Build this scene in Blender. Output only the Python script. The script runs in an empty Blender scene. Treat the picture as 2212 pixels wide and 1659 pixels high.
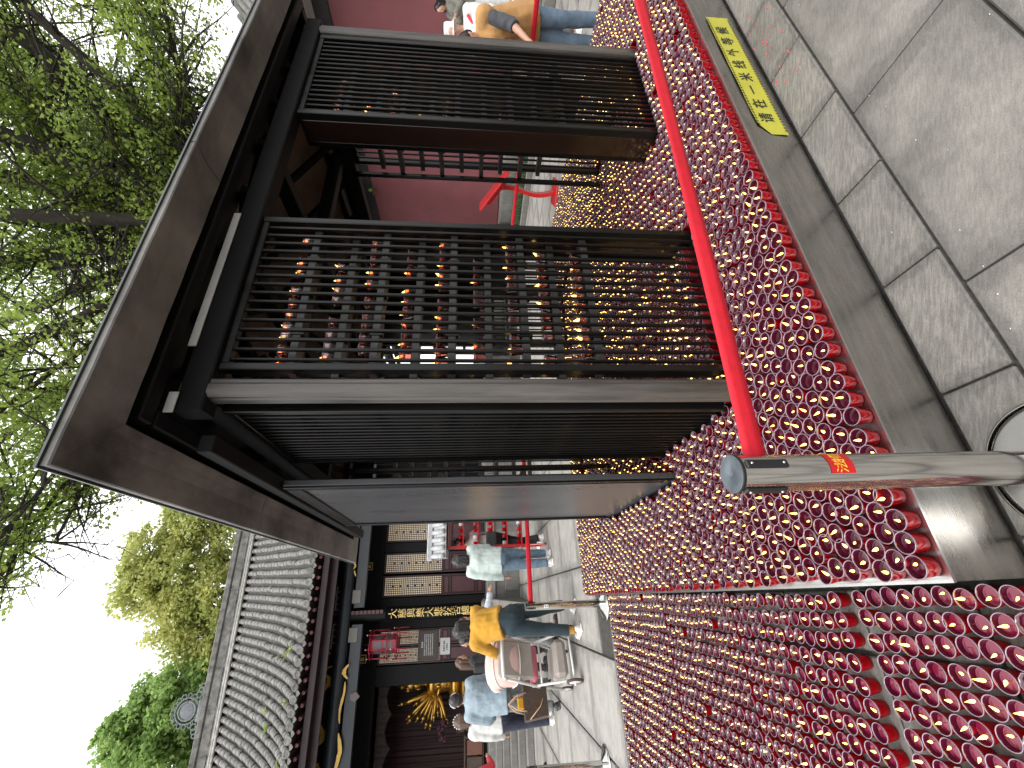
import bpy, bmesh, math, random
import numpy as np
from mathutils import Vector, Matrix

random.seed(7)
rng = np.random.default_rng(7)
scene = bpy.context.scene
COL = scene.collection
R = math.radians

# ------------------------------------------------------------------ camera
CAM_H = 1.38
PITCH = math.atan(86 / 919.0)
cam_data = bpy.data.cameras.new('camera')
cam_data.sensor_fit = 'HORIZONTAL'
cam_data.sensor_width = 36.0
cam_data.lens = 36.0 * 919.0 / 2212.0
cam_data.clip_start = 0.05
cam_data.clip_end = 500.0
cam = bpy.data.objects.new('camera', cam_data)
COL.objects.link(cam)
_F = Vector((0, math.cos(PITCH), -math.sin(PITCH)))
_U = Vector((0, math.sin(PITCH), math.cos(PITCH)))
_R = Vector((1, 0, 0))
# the phone was held sideways: the top of the place points to the left edge of the picture
m = Matrix((( -_U.x, _R.x, -_F.x, 0), (-_U.y, _R.y, -_F.y, 0), (-_U.z, _R.z, -_F.z, CAM_H), (0, 0, 0, 1)))
cam.matrix_world = m
scene.camera = cam

# ------------------------------------------------------------------ sky and sun (bright overcast)
SUN_EL, SUN_AZ = R(58), R(205)          # azimuth measured from +Y towards +X
world = bpy.data.worlds.new('World'); scene.world = world
world.use_nodes = True
wn = world.node_tree.nodes; wl = world.node_tree.links
wn.clear()
sky = wn.new('ShaderNodeTexSky'); sky.sky_type = 'NISHITA'
sky.sun_disc = False; sky.sun_elevation = SUN_EL; sky.sun_rotation = SUN_AZ
sky.air_density = 1.0; sky.dust_density = 6.0; sky.ozone_density = 1.0
cl = wn.new('ShaderNodeTexNoise'); cl.inputs['Scale'].default_value = 2.2; cl.inputs['Detail'].default_value = 5
cr = wn.new('ShaderNodeMapRange'); cr.inputs['To Min'].default_value = 7.2; cr.inputs['To Max'].default_value = 9.4
cc = wn.new('ShaderNodeCombineColor')
mx = wn.new('ShaderNodeMix'); mx.data_type = 'RGBA'; mx.inputs['Factor'].default_value = 0.90
bg = wn.new('ShaderNodeBackground'); bg.inputs['Strength'].default_value = 0.15
wo = wn.new('ShaderNodeOutputWorld')
wl.new(cl.outputs['Fac'], cr.inputs['Value'])
for k in range(3): wl.new(cr.outputs['Result'], cc.inputs[k])
wl.new(sky.outputs['Color'], mx.inputs['A']); wl.new(cc.outputs['Color'], mx.inputs['B'])
wl.new(mx.outputs['Result'], bg.inputs['Color']); wl.new(bg.outputs['Background'], wo.inputs['Surface'])

sun_d = bpy.data.lights.new('sun', 'SUN'); sun_d.energy = 0.9; sun_d.angle = R(22); sun_d.color = (1, .975, .94)
sun = bpy.data.objects.new('sun', sun_d); COL.objects.link(sun)
sd = Vector((math.sin(SUN_AZ) * math.cos(SUN_EL), math.cos(SUN_AZ) * math.cos(SUN_EL), math.sin(SUN_EL)))
sun.rotation_euler = sd.to_track_quat('Z', 'Y').to_euler()

scene.view_settings.view_transform = 'Standard'
scene.view_settings.look = 'None'
scene.view_settings.exposure = 1.0
scene.view_settings.gamma = 1.0
scene.view_settings.use_curve_mapping = False
scene.render.engine = 'CYCLES'
cy = scene.cycles
cy.max_bounces = 7; cy.diffuse_bounces = 3; cy.glossy_bounces = 4; cy.transmission_bounces = 4
cy.transparent_max_bounces = 14
cy.sample_clamp_indirect = 4.0; cy.sample_clamp_direct = 0
cy.caustics_reflective = False; cy.caustics_refractive = False
cy.use_denoising = True
try: cy.denoiser = 'OPENIMAGEDENOISE'
except Exception: pass

# ------------------------------------------------------------------ frames of the place
A = R(26.8); CA, SA = math.cos(A), math.sin(A); C0 = (-.463, .967)      # candle platform and pavilion
def PW(a, b, z=0.0): return Vector((C0[0] + a * CA - b * SA, C0[1] + a * SA + b * CA, z))
HA = R(23.0); H0 = (-5.42, 12.53)                                        # temple hall

# ------------------------------------------------------------------ helpers
def tag(o, label=None, cat=None, group=None, kind=None):
    if label: o['label'] = label
    if cat: o['category'] = cat
    if group: o['group'] = group
    if kind: o['kind'] = kind
    return o
def empty(name, loc=(0, 0, 0), rz=0.0, label=None, cat=None, group=None, parent=None):
    o = bpy.data.objects.new(name, None); COL.objects.link(o)
    o.location = loc; o.rotation_euler = (0, 0, rz); o.empty_display_size = .1
    if parent: o.parent = parent
    return tag(o, label, cat, group)
def link(name, me, parent=None, mats=None):
    o = bpy.data.objects.new(name, me); COL.objects.link(o)
    if parent: o.parent = parent
    if mats:
        for mm in (mats if isinstance(mats, (list, tuple)) else [mats]): me.materials.append(mm)
    return o

class MB:
    """collects verts and faces, builds ONE mesh object"""
    def __init__(s): s.v = []; s.f = []; s.m = []
    def add(s, vs, fs, mi=0):
        n = len(s.v); s.v.extend([tuple(p) for p in vs]); s.f.extend([tuple(i + n for i in q) for q in fs]); s.m.extend([mi] * len(fs)); return s
    def box(s, x0, x1, y0, y1, z0, z1, mi=0, M=None):
        vs = [Vector(p) for p in ((x0,y0,z0),(x1,y0,z0),(x1,y1,z0),(x0,y1,z0),(x0,y0,z1),(x1,y0,z1),(x1,y1,z1),(x0,y1,z1))]
        if M is not None: vs = [M @ p for p in vs]
        return s.add(vs, [(0,3,2,1),(4,5,6,7),(0,1,5,4),(1,2,6,5),(2,3,7,6),(3,0,4,7)], mi)
    def bbox(s, x0, x1, y0, y1, z0, z1, b=.004, mi=0, M=None):
        """box with chamfered edges"""
        vs = []; xs=(x0,x1); ys=(y0,y1); zs=(z0,z1)
        idx = {}
        for i in (0,1):
            for j in (0,1):
                for k in (0,1):
                    sx = 1 if i == 0 else -1; sy = 1 if j == 0 else -1; sz = 1 if k == 0 else -1
                    for ax, p in enumerate(((xs[i], ys[j]+sy*b, zs[k]+sz*b), (xs[i]+sx*b, ys[j], zs[k]+sz*b), (xs[i]+sx*b, ys[j]+sy*b, zs[k]))):
                        idx[(i,j,k,ax)] = len(vs); q = Vector(p); vs.append(M @ q if M is not None else q)
        fs = []
        for ax in range(3):
            for e in (0,1):
                o = [q for q in range(3) if q != ax]
                ring = []
                for (p,q) in ((0,0),(1,0),(1,1),(0,1)):
                    c = [0,0,0]; c[ax]=e; c[o[0]]=p; c[o[1]]=q
                    ring.append(idx[(c[0],c[1],c[2],ax)])
                flip = (e == 0) ^ (ax == 1)
                fs.append(tuple(ring[::-1] if flip else ring))
        for i in (0,1):
            for j in (0,1):
                for k in (0,1):
                    fs.append((idx[(i,j,k,0)], idx[(i,j,k,1)], idx[(i,j,k,2)]))
        for ax in range(3):
            o = [q for q in range(3) if q != ax]
            for p in (0,1):
                for q in (0,1):
                    c0=[0,0,0]; c1=[0,0,0]; c0[ax]=0; c1[ax]=1
                    for c in (c0,c1): c[o[0]]=p; c[o[1]]=q
                    fs.append((idx[tuple(c0)+(o[0],)], idx[tuple(c0)+(o[1],)], idx[tuple(c1)+(o[1],)], idx[tuple(c1)+(o[0],)]))
        return s.add(vs, fs, mi)
    def tube(s, p0, p1, r0, r1=None, n=10, cap=True, mi=0):
        r1 = r0 if r1 is None else r1
        p0 = Vector(p0); p1 = Vector(p1); d = (p1 - p0).normalized()
        u = d.orthogonal().normalized(); w = d.cross(u)
        vs = []
        for p, r in ((p0, r0), (p1, r1)):
            for k in range(n):
                a = 2 * math.pi * k / n; vs.append(p + (u * math.cos(a) + w * math.sin(a)) * r)
        fs = [(k, (k+1) % n, n + (k+1) % n, n + k) for k in range(n)]
        if cap: fs += [tuple(range(n))[::-1], tuple(range(n, 2*n))]
        return s.add(vs, fs, mi)
    def pipe(s, pts, r, n=8, mi=0):
        pts = [Vector(p) for p in pts]; N = len(pts)
        rr = r if isinstance(r, (list, tuple)) else [r] * N
        vs = []; u = None
        for i, p in enumerate(pts):
            d = (pts[min(i+1, N-1)] - pts[max(i-1, 0)]).normalized()
            if u is None: u = d.orthogonal().normalized()
            else: u = (u - d * u.dot(d)).normalized()
            w = d.cross(u)
            for k in range(n):
                a = 2*math.pi*k/n; vs.append(p + (u*math.cos(a) + w*math.sin(a))*rr[i])
        fs = []
        for i in range(N-1):
            for k in range(n): fs.append((i*n+k, i*n+(k+1)%n, (i+1)*n+(k+1)%n, (i+1)*n+k))
        fs += [tuple(range(n))[::-1], tuple(range((N-1)*n, N*n))]
        return s.add(vs, fs, mi)
    def lathe(s, prof, n=20, mi=0, c=(0,0,0), mis=None):
        vs = []; fs = []; ms = []
        for (r, z) in prof:
            for k in range(n):
                a = 2*math.pi*k/n; vs.append((c[0]+r*math.cos(a), c[1]+r*math.sin(a), c[2]+z))
        for i in range(len(prof)-1):
            for k in range(n):
                fs.append((i*n+k, i*n+(k+1)%n, (i+1)*n+(k+1)%n, (i+1)*n+k)); ms.append(mis[i] if mis else mi)
        b = len(s.v); s.add(vs, fs, mi); s.m[-len(ms):] = ms
        return s
    def ball(s, c, rx, ry=None, rz=None, n=12, k=8, mi=0, M=None):
        ry = rx if ry is None else ry; rz = rx if rz is None else rz
        c = Vector(c); vs = [Vector((0,0,-rz))]
        for i in range(1, k):
            t = -math.pi/2 + math.pi*i/k
            for j in range(n):
                a = 2*math.pi*j/n; vs.append(Vector((rx*math.cos(t)*math.cos(a), ry*math.cos(t)*math.sin(a), rz*math.sin(t))))
        vs.append(Vector((0,0,rz))); L = len(vs)-1
        fs = [(0, 1+(j+1)%n, 1+j) for j in range(n)]
        for i in range(k-2):
            for j in range(n): fs.append((1+i*n+j, 1+i*n+(j+1)%n, 1+(i+1)*n+(j+1)%n, 1+(i+1)*n+j))
        fs += [(L, 1+(k-2)*n+j, 1+(k-2)*n+(j+1)%n) for j in range(n)]
        if M is not None: vs = [M @ p for p in vs]
        return s.add([c + p for p in vs], fs, mi)
    def prism(s, poly, y0, y1, mi=0):
        """outline in x,z pulled along y"""
        n = len(poly); vs = [(x, y0, z) for x, z in poly] + [(x, y1, z) for x, z in poly]
        fs = [tuple(range(n)), tuple(range(2*n-1, n-1, -1))] + [(i, n+i, n+(i+1)%n, (i+1)%n) for i in range(n)]
        return s.add(vs, fs, mi)
    def mesh(s, name, smooth=False):
        me = bpy.data.meshes.new(name); me.from_pydata(s.v, [], s.f)
        me.polygons.foreach_set('material_index', s.m)
        if smooth: me.polygons.foreach_set('use_smooth', [True]*len(s.f))
        me.update(); return me
    def build(s, name, mats, parent=None, smooth=False, fix=False):
        me = s.mesh(name, smooth)
        if fix:
            b = bmesh.new(); b.from_mesh(me); bmesh.ops.recalc_face_normals(b, faces=b.faces); b.to_mesh(me); b.free()
        o = link(name, me, parent, mats)
        if smooth == 'auto': pass
        return o

def copy_tree(o, parent=None):
    c = o.copy(); COL.objects.link(c)
    c.parent = parent
    for ch in list(o.children): copy_tree(ch, c)
    return c

def text_mesh(txt, size=1.0, depth=.0, bold=0.0):
    cu = bpy.data.curves.new('text', 'FONT'); cu.body = txt; cu.size = size; cu.extrude = depth
    cu.offset = bold*size; cu.align_x = 'CENTER'; cu.align_y = 'CENTER'; cu.resolution_u = 3
    o = bpy.data.objects.new('text', cu); COL.objects.link(o)
    dg = bpy.context.evaluated_depsgraph_get(); dg.update()
    me = bpy.data.meshes.new_from_object(o.evaluated_get(dg))
    bpy.data.objects.remove(o); bpy.data.curves.remove(cu)
    return me

# ------------------------------------------------------------------ materials
def lin(*c): return tuple(((x/255)/12.92 if x/255 <= .04045 else ((x/255+.055)/1.055)**2.4) for x in c)
def mat(name, base, rough=.5, metal=0.0, noise=None, bump=None, coat=0.0, spec=.5, rnd=0.0, stretch=(1,1,1), col2=None,
        rough2=None, sheen=0.0, trans=0.0, sss=0.0, rot=0.0):
    """Principled with world-space noise in colour, roughness and relief"""
    M = bpy.data.materials.new(name); M.use_nodes = True
    N = M.node_tree.nodes; L = M.node_tree.links
    p = N['Principled BSDF']; out = N['Material Output']
    p.inputs['Base Color'].default_value = (*base, 1); p.inputs['Roughness'].default_value = rough
    p.inputs['Metallic'].default_value = metal; p.inputs['Specular IOR Level'].default_value = spec
    if coat: p.inputs['Coat Weight'].default_value = coat; p.inputs['Coat Roughness'].default_value = .08
    if sheen: p.inputs['Sheen Weight'].default_value = sheen
    if noise or bump:
        g = N.new('ShaderNodeNewGeometry'); mp = N.new('ShaderNodeMapping'); mp.inputs['Scale'].default_value = stretch
        mp.inputs['Rotation'].default_value = (0, 0, rot)
        L.new(g.outputs['Position'], mp.inputs['Vector'])
    src = None
    if noise:
        sc, amt = noise
        n = N.new('ShaderNodeTexNoise'); n.inputs['Scale'].default_value = sc; n.inputs['Detail'].default_value = 6; n.inputs['Roughness'].default_value = .62
        L.new(mp.outputs['Vector'], n.inputs['Vector'])
        rp = N.new('ShaderNodeMapRange'); rp.inputs['From Min'].default_value = .3; rp.inputs['From Max'].default_value = .7
        L.new(n.outputs['Fac'], rp.inputs['Value'])
        mx = N.new('ShaderNodeMix'); mx.data_type = 'RGBA'
        c2 = col2 if col2 else tuple(min(1, c*(1+amt)) for c in base); c1 = base if col2 else tuple(c*(1-amt) for c in base)
        mx.inputs['A'].default_value = (*c1, 1); mx.inputs['B'].default_value = (*c2, 1)
        L.new(rp.outputs['Result'], mx.inputs['Factor'])
        src = mx.outputs['Result']
        if rough2 is not None:
            rr = N.new('ShaderNodeMapRange'); rr.inputs['From Min'].default_value = .3; rr.inputs['From Max'].default_value = .7
            rr.inputs['To Min'].default_value = rough; rr.inputs['To Max'].default_value = rough2
            L.new(n.outputs['Fac'], rr.inputs['Value']); L.new(rr.outputs['Result'], p.inputs['Roughness'])
    if rnd:
        oi = N.new('ShaderNodeObjectInfo'); mr = N.new('ShaderNodeMapRange')
        mr.inputs['To Min'].default_value = 1-rnd; mr.inputs['To Max'].default_value = 1+rnd
        L.new(oi.outputs['Random'], mr.inputs['Value'])
        mm = N.new('ShaderNodeVectorMath'); mm.operation = 'SCALE'
        if src: L.new(src, mm.inputs[0])
        else: mm.inputs[0].default_value = base
        L.new(mr.outputs['Result'], mm.inputs['Scale']); src = mm.outputs['Vector']
    if src: L.new(src, p.inputs['Base Color'])
    if bump:
        sc, st = bump
        n2 = N.new('ShaderNodeTexNoise'); n2.inputs['Scale'].default_value = sc; n2.inputs['Detail'].default_value = 4
        L.new(mp.outputs['Vector'], n2.inputs['Vector'])
        b = N.new('ShaderNodeBump'); b.inputs['Strength'].default_value = st; b.inputs['Distance'].default_value = .01
        L.new(n2.outputs['Fac'], b.inputs['Height']); L.new(b.outputs['Normal'], p.inputs['Normal'])
    if trans:
        t = N.new('ShaderNodeBsdfTranslucent'); ms = N.new('ShaderNodeMixShader'); ms.inputs['Fac'].default_value = trans
        if src: L.new(src, t.inputs['Color'])
        else: t.inputs['Color'].default_value = (*base, 1)
        L.new(p.outputs['BSDF'], ms.inputs[1]); L.new(t.outputs['BSDF'], ms.inputs[2]); L.new(ms.outputs['Shader'], out.inputs['Surface'])
    return M

m_steel = mat('brushed_steel', (.43,.415,.39), .20, 1.0, noise=(5,.10), bump=(60,.03), stretch=(1,1,8), rough2=.36)
m_steel_polished = mat('polished_steel', (.62,.61,.585), .09, 1.0, noise=(9,.05), rough2=.16)
m_chrome = mat('chrome', (.40,.40,.39), .07, 1.0)
m_lip = mat('bright_steel_lip', (.62,.62,.61), .28, 1.0, noise=(30,.1))
m_lacquer = mat('black_lacquer', (.0045,.0042,.004), .22, noise=(7,.4), stretch=(1,1,.12), rough2=.42, spec=.30)
m_lacquer_brown = mat('dark_brown_lacquer', (.020,.010,.007), .14, noise=(6,.4), stretch=(1,1,.15), rough2=.22, coat=.3)
m_slat = mat('black_slat_wood', (.0040,.0037,.0036), .24, noise=(9,.4), stretch=(1,1,.1), rough2=.42, spec=.26)
m_post = mat('worn_post_wood', (.018,.016,.015), .30, noise=(11,.5), col2=(.13,.12,.108), stretch=(1,1,.09), rough2=.5, bump=(40,.12))
m_eave = mat('sooty_eave_board', (.060,.059,.057), .5, noise=(2.0,.6), col2=(.40,.39,.37), rough2=.68, bump=(30,.1))
m_soffit = mat('sooty_black_wood', (.0055,.0055,.006), .6, noise=(4,.5), spec=.22)
m_ceil = mat('brown_ceiling_board', (.20,.155,.135), .7, noise=(4,.45), stretch=(1,1,1), bump=(25,.15))
m_panel = mat('grey_lacquer_panel', (.060,.063,.069), .26, noise=(4,.25), stretch=(1,1,.2), rough2=.32)
m_pale = mat('pale_offwhite', (.72,.72,.70), .6, noise=(8,.1))  # off-white; on the eave strips it stands in for light
m_belt = mat('red_webbing', (.56,.004,.018), .7, noise=(40,.12), bump=(400,.25))
m_redsheet = mat('red_paint', (.42,.012,.014), .32, noise=(12,.15), coat=.2)
m_yellow = mat('yellow_tape', (.43,.41,.045), .5, noise=(7,.10))
m_ink = mat('black_ink', (.012,.012,.012), .6)
m_capgrey = mat('grey_plastic_cap', (.085,.10,.115), .45, noise=(25,.25), rough2=.55)
m_blackplastic = mat('black_plastic', (.012,.012,.013), .35)
m_gold = mat('gold_leaf', (.78,.46,.10), .27, .92, noise=(14,.22), rough2=.4)
m_goldpaint = mat('gold_paint', (.55,.36,.09), .4, .4, noise=(20,.15))
# ------------------------------------------------------------------ ground and paving
def stone_mat(name, base, line_rot, sc=70, dark=.35, rnd=.10, lines=.5, ratio=.11):
    M = bpy.data.materials.new(name); M.use_nodes = True
    N = M.node_tree.nodes; L = M.node_tree.links; p = N['Principled BSDF']
    g = N.new('ShaderNodeNewGeometry')
    n1 = N.new('ShaderNodeTexNoise'); n1.inputs['Scale'].default_value = 4.5; n1.inputs['Detail'].default_value = 8; n1.inputs['Roughness'].default_value = .65
    n2 = N.new('ShaderNodeTexNoise'); n2.inputs['Scale'].default_value = 260; n2.inputs['Detail'].default_value = 3
    L.new(g.outputs['Position'], n1.inputs['Vector']); L.new(g.outputs['Position'], n2.inputs['Vector'])
    # chisel lines: broken strokes
    mp = N.new('ShaderNodeMapping'); mp.inputs['Rotation'].default_value = (0, 0, line_rot); mp.inputs['Scale'].default_value = (sc*ratio, sc, 1)
    L.new(g.outputs['Position'], mp.inputs['Vector'])
    n3 = N.new('ShaderNodeTexNoise'); n3.inputs['Scale'].default_value = 1.0; n3.inputs['Detail'].default_value = 3; n3.inputs['Distortion'].default_value = .4
    L.new(mp.outputs['Vector'], n3.inputs['Vector'])
    r1 = N.new('ShaderNodeMapRange'); r1.inputs['From Min'].default_value = .32; r1.inputs['From Max'].default_value = .68
    L.new(n1.outputs['Fac'], r1.inputs['Value'])
    r3 = N.new('ShaderNodeMapRange'); r3.inputs['From Min'].default_value = .42; r3.inputs['From Max'].default_value = .60
    L.new(n3.outputs['Fac'], r3.inputs['Value'])
    mx = N.new('ShaderNodeMix'); mx.data_type = 'RGBA'
    mx.inputs['A'].default_value = (*[c*(1-dark) for c in base], 1); mx.inputs['B'].default_value = (*[c*1.12 for c in base], 1)
    L.new(r1.outputs['Result'], mx.inputs['Factor'])
    m2 = N.new('ShaderNodeMix'); m2.data_type = 'RGBA'; m2.blend_type = 'MULTIPLY'
    rr = N.new('ShaderNodeMapRange'); rr.inputs['To Min'].default_value = 1.0 - .22*lines; rr.inputs['To Max'].default_value = 1.06
    L.new(r3.outputs['Result'], rr.inputs['Value'])
    L.new(rr.outputs['Result'], m2.inputs['B']); L.new(mx.outputs['Result'], m2.inputs['A']); m2.inputs['Factor'].default_value = 1.0
    oi = N.new('ShaderNodeObjectInfo'); mr = N.new('ShaderNodeMapRange'); mr.inputs['To Min'].default_value = 1-rnd; mr.inputs['To Max'].default_value = 1+rnd
    L.new(oi.outputs['Random'], mr.inputs['Value'])
    sp = N.new('ShaderNodeMapRange'); sp.inputs['From Min'].default_value = .35; sp.inputs['From Max'].default_value = .65; sp.inputs['To Min'].default_value = .86; sp.inputs['To Max'].default_value = 1.1
    L.new(n2.outputs['Fac'], sp.inputs['Value'])
    mu = N.new('ShaderNodeMath'); mu.operation = 'MULTIPLY'; L.new(mr.outputs['Result'], mu.inputs[0]); L.new(sp.outputs['Result'], mu.inputs[1])
    vm = N.new('ShaderNodeVectorMath'); vm.operation = 'SCALE'; L.new(m2.outputs['Result'], vm.inputs[0]); L.new(mu.outputs['Value'], vm.inputs['Scale'])
    # damp, dirty margins along the joints of each slab
    tc = N.new('ShaderNodeTexCoord'); sx = N.new('ShaderNodeSeparateXYZ'); L.new(tc.outputs['Generated'], sx.inputs['Vector'])
    ds = []
    for ax in ('X','Y'):
        q = N.new('ShaderNodeMath'); q.operation = 'PINGPONG'; q.inputs[1].default_value = .5; L.new(sx.outputs[ax], q.inputs[0]); ds.append(q)
    mn = N.new('ShaderNodeMath'); mn.operation = 'MINIMUM'; L.new(ds[0].outputs['Value'], mn.inputs[0]); L.new(ds[1].outputs['Value'], mn.inputs[1])
    n4 = N.new('ShaderNodeTexNoise'); n4.inputs['Scale'].default_value = 9; n4.inputs['Detail'].default_value = 6; n4.inputs['Roughness'].default_value = .7; L.new(g.outputs['Position'], n4.inputs['Vector'])
    e1 = N.new('ShaderNodeMapRange'); e1.inputs['From Min'].default_value = .36; e1.inputs['From Max'].default_value = .72; e1.inputs['To Min'].default_value = .0; e1.inputs['To Max'].default_value = .17; L.new(n4.outputs['Fac'], e1.inputs['Value'])
    e2 = N.new('ShaderNodeMath'); e2.operation = 'SUBTRACT'; L.new(mn.outputs['Value'], e2.inputs[0]); L.new(e1.outputs['Result'], e2.inputs[1])
    e3 = N.new('ShaderNodeMapRange'); e3.inputs['From Min'].default_value = -.03; e3.inputs['From Max'].default_value = .03; e3.inputs['To Min'].default_value = .66; e3.inputs['To Max'].default_value = 1.0; L.new(e2.outputs['Value'], e3.inputs['Value'])
    vs_ = N.new('ShaderNodeVectorMath'); vs_.operation = 'SCALE'; L.new(vm.outputs['Vector'], vs_.inputs[0]); L.new(e3.outputs['Result'], vs_.inputs['Scale'])
    L.new(vs_.outputs['Vector'], p.inputs['Base Color'])
    p.inputs['Roughness'].default_value = .62
    b = N.new('ShaderNodeBump'); b.inputs['Strength'].default_value = .35*lines+.1; b.inputs['Distance'].default_value = .004
    ad = N.new('ShaderNodeMath'); ad.operation = 'ADD'; L.new(n3.outputs['Fac'], ad.inputs[0])
    hf = N.new('ShaderNodeMath'); hf.operation = 'MULTIPLY'; hf.inputs[1].default_value = .5; L.new(n2.outputs['Fac'], hf.inputs[0]); L.new(hf.outputs['Value'], ad.inputs[1])
    L.new(ad.outputs['Value'], b.inputs['Height']); L.new(b.outputs['Normal'], p.inputs['Normal'])
    return M
m_stone = stone_mat('chiselled_paving', (.222,.209,.188), -A + R(90), 105, lines=1.0, ratio=.16)
m_stone_big = stone_mat('paving', (.220,.208,.187), -A, 120, lines=.45, ratio=.22, dark=.45)
m_stone_court = stone_mat('courtyard_paving', (.33,.318,.295), -A, 30, lines=.25, dark=.25)
m_joint = mat('dark_joint_earth', (.045,.042,.037), .9, noise=(30,.4), bump=(80,.4))

ground = MB(); ground.add([(-150,-150,-.022),(150,-150,-.022),(150,150,-.022),(-150,150,-.022)], [(0,1,2,3)])
ground = tag(ground.build('ground', m_joint), kind='structure')
paving = empty('paving', (C0[0], C0[1], 0), A); tag(paving, kind='structure')

slab_cache = {}
def slab(a0, a1, b0, b1, mtl, top=0.0, gap=.006, jz=.0015):
    w = round(a1-a0-gap, 4); l = round(b1-b0-gap, 4); key = (w, l, mtl.name)
    if key not in slab_cache:
        mb = MB(); mb.bbox(-w/2, w/2, -l/2, l/2, -.06, 0, b=.005)
        me = mb.mesh('paving_slab'); me.materials.append(mtl); slab_cache[key] = me
    o = bpy.data.objects.new('paving_slab', slab_cache[key]); COL.objects.link(o); o.parent = paving
    o.location = ((a0+a1)/2, (b0+b1)/2, top + random.uniform(-jz, jz)); o.rotation_euler = (random.uniform(-.0015,.0015), random.uniform(-.0015,.0015), random.uniform(-.002,.002))
    return o
# border row of small slabs along the front of the candle platform
k = -1.54
while k < 7.0:
    slab(k, k+.40, -.236, -.040, m_stone, gap=.007); k += .40
# big slabs in front
for r, (b0, b1, off) in enumerate(((-.622,-.238,.72),(-1.02,-.624,1.373),(-1.62,-1.03,.55))):
    k = off - .78*4
    while k < 8.0:
        slab(k, k+.78, b0, b1, m_stone_big, gap=.006); k += .78
# strip and slabs under the floor candles, left of the platform
for i in range(-1, 9):
    b0 = .14 + .40*i
    slab(-.245, -.045, b0, b0+.40, m_stone, gap=.010)
    for j in range(4):
        x1 = -.252 - .62*j
        slab(x1-.615, x1, b0, b0+.40, m_stone_big, gap=.010)
# courtyard behind and to the left, to the right
for j in range(13):
    a0 = -6.9 + .90*j
    for i in range(8):
        b0 = 3.745 + 1.12*i + (.45 if j % 2 else 0) - (.45 if i and j % 2 else 0)*0
        slab(a0, a0+.892, b0, b0+1.118, m_stone_court, gap=.013)
for i in range(12):
    b0 = -1.6 + .92*i
    for j in range(6):
        a0 = 4.72 + .72*j
        if a0 > 8.9: continue
        slab(a0, a0+.715, b0 + (.4 if j % 2 else 0), b0 + .915 + (.4 if j % 2 else 0), m_stone_court, gap=.013)
for i in range(5):
    for j in range(4):
        slab(-6.2+.85*j, -5.36+.85*j, -.3+.8*i, .49+.8*i, m_stone_court, gap=.013)
# wax drips and red specks dropped on the paving (uncountable litter)
def flecks(name, n, rects, size, mtl, label):
    mb = MB()
    for _ in range(n):
        a0,a1,b0,b1 = random.choice(rects); a = random.uniform(a0,a1); b = random.uniform(b0,b1)
        s = random.uniform(*size); t = random.uniform(0, 6.28); k = random.randint(5,7); st = random.uniform(1, 3.5)
        ring = [(a + s*math.cos(t+6.283*i/k)*random.uniform(.6,1.1)*st, b + s*math.sin(t+6.283*i/k)*random.uniform(.6,1.1)) for i in range(k)]
        vs = [(x,y,.0022) for x,y in ring] + [(a,b,.0045)]
        mb.add(vs, [(i,(i+1)%k,k) for i in range(k)])
    return tag(mb.build(name, mtl, None), label, None, kind='stuff')
m_wax_w = mat('white_wax', (.72,.70,.66), .4)
m_wax_r = mat('red_wax_drip', (.55,.06,.07), .4)
front = [(-.2,3.4,-.62,-.05)]
for o in (flecks('wax_drips', 80, front + [(-.2,1.6,-1.0,-.6)], (.0004,.0017), m_wax_w, 'tiny white wax flecks scattered over the grey paving'),
          flecks('red_specks', 46, [(1.7,3.2,-.3,-.05),(1.9,2.6,-.22,-.05)], (.002,.005), m_wax_r, 'red wax specks on the paving by the platform edge')):
    o.location = (C0[0], C0[1], 0); o.rotation_euler = (0,0,A); o['category'] = 'litter'
# ------------------------------------------------------------------ stainless candle platform
TA0, TA1, TB0, TB1, TZ = -.032, 4.65, -.036, 3.60, .226
tray = empty('candle_platform', (C0[0], C0[1], 0), A, 'low stainless steel platform covered with red candle cups', 'platform')
mb = MB()
x0, x1, y0, y1 = TA0, TA1, TB0, TB1
# four skirts, slightly buckled sheet
def skirt(p, q, n=40):
    vs = []; fs = []
    p = Vector(p); q = Vector(q); d = (q-p); nrm = Vector((d.y, -d.x, 0)).normalized()
    zs = (0.002, .06, .12, .18, TZ)
    for i in range(n+1):
        t = i/n
        for j, z in enumerate(zs):
            w = .0022*math.sin(t*17+j)*math.sin(math.pi*j/4) + .0012*math.sin(t*43+2*j)*math.sin(math.pi*j/4)
            pt = p + d*t + nrm*w; vs.append((pt.x, pt.y, z))
    for i in range(n):
        for j in range(4): fs.append((i*5+j, (i+1)*5+j, (i+1)*5+j+1, i*5+j+1))
    return vs, fs
for nm, p, q in (('front_skirt',(x0,y0,0),(x1,y0,0)),('side_skirt',(x1,y0,0),(x1,y1,0)),('side_skirt',(x0,y1,0),(x0,y0,0)),('back_skirt',(x1,y1,0),(x0,y1,0))):
    b = MB(); b.add(*skirt(p, q)); b.build(nm, m_steel, tray, smooth=True)
b = MB(); b.box(x0+.004, x1-.004, y0+.004, y1-.004, .19, TZ-.006); b.build('deck', m_lip, tray)
b = MB()
for (p0,p1,q0,q1) in ((x0-.003,x1+.003,y0-.003,y0+.006),(x0-.003,x1+.003,y1-.006,y1+.003),(x0-.003,x0+.006,y0+.006,y1-.006),(x1-.006,x1+.003,y0+.006,y1-.006)):
    b.box(p0,p1,q0,q1,TZ-.004,TZ+.003)
b.build('rim', m_lip, tray)
# screws on the deck edge
for a in (.25, .52, 1.05, 1.72, 2.3):
    b = MB(); b.lathe([(0,.004),(.0035,.003),(.0045,.0)], 10, c=(a, y0+.012, TZ-.006)); b.build('screw', m_steel_polished, tray, smooth=True)
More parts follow.
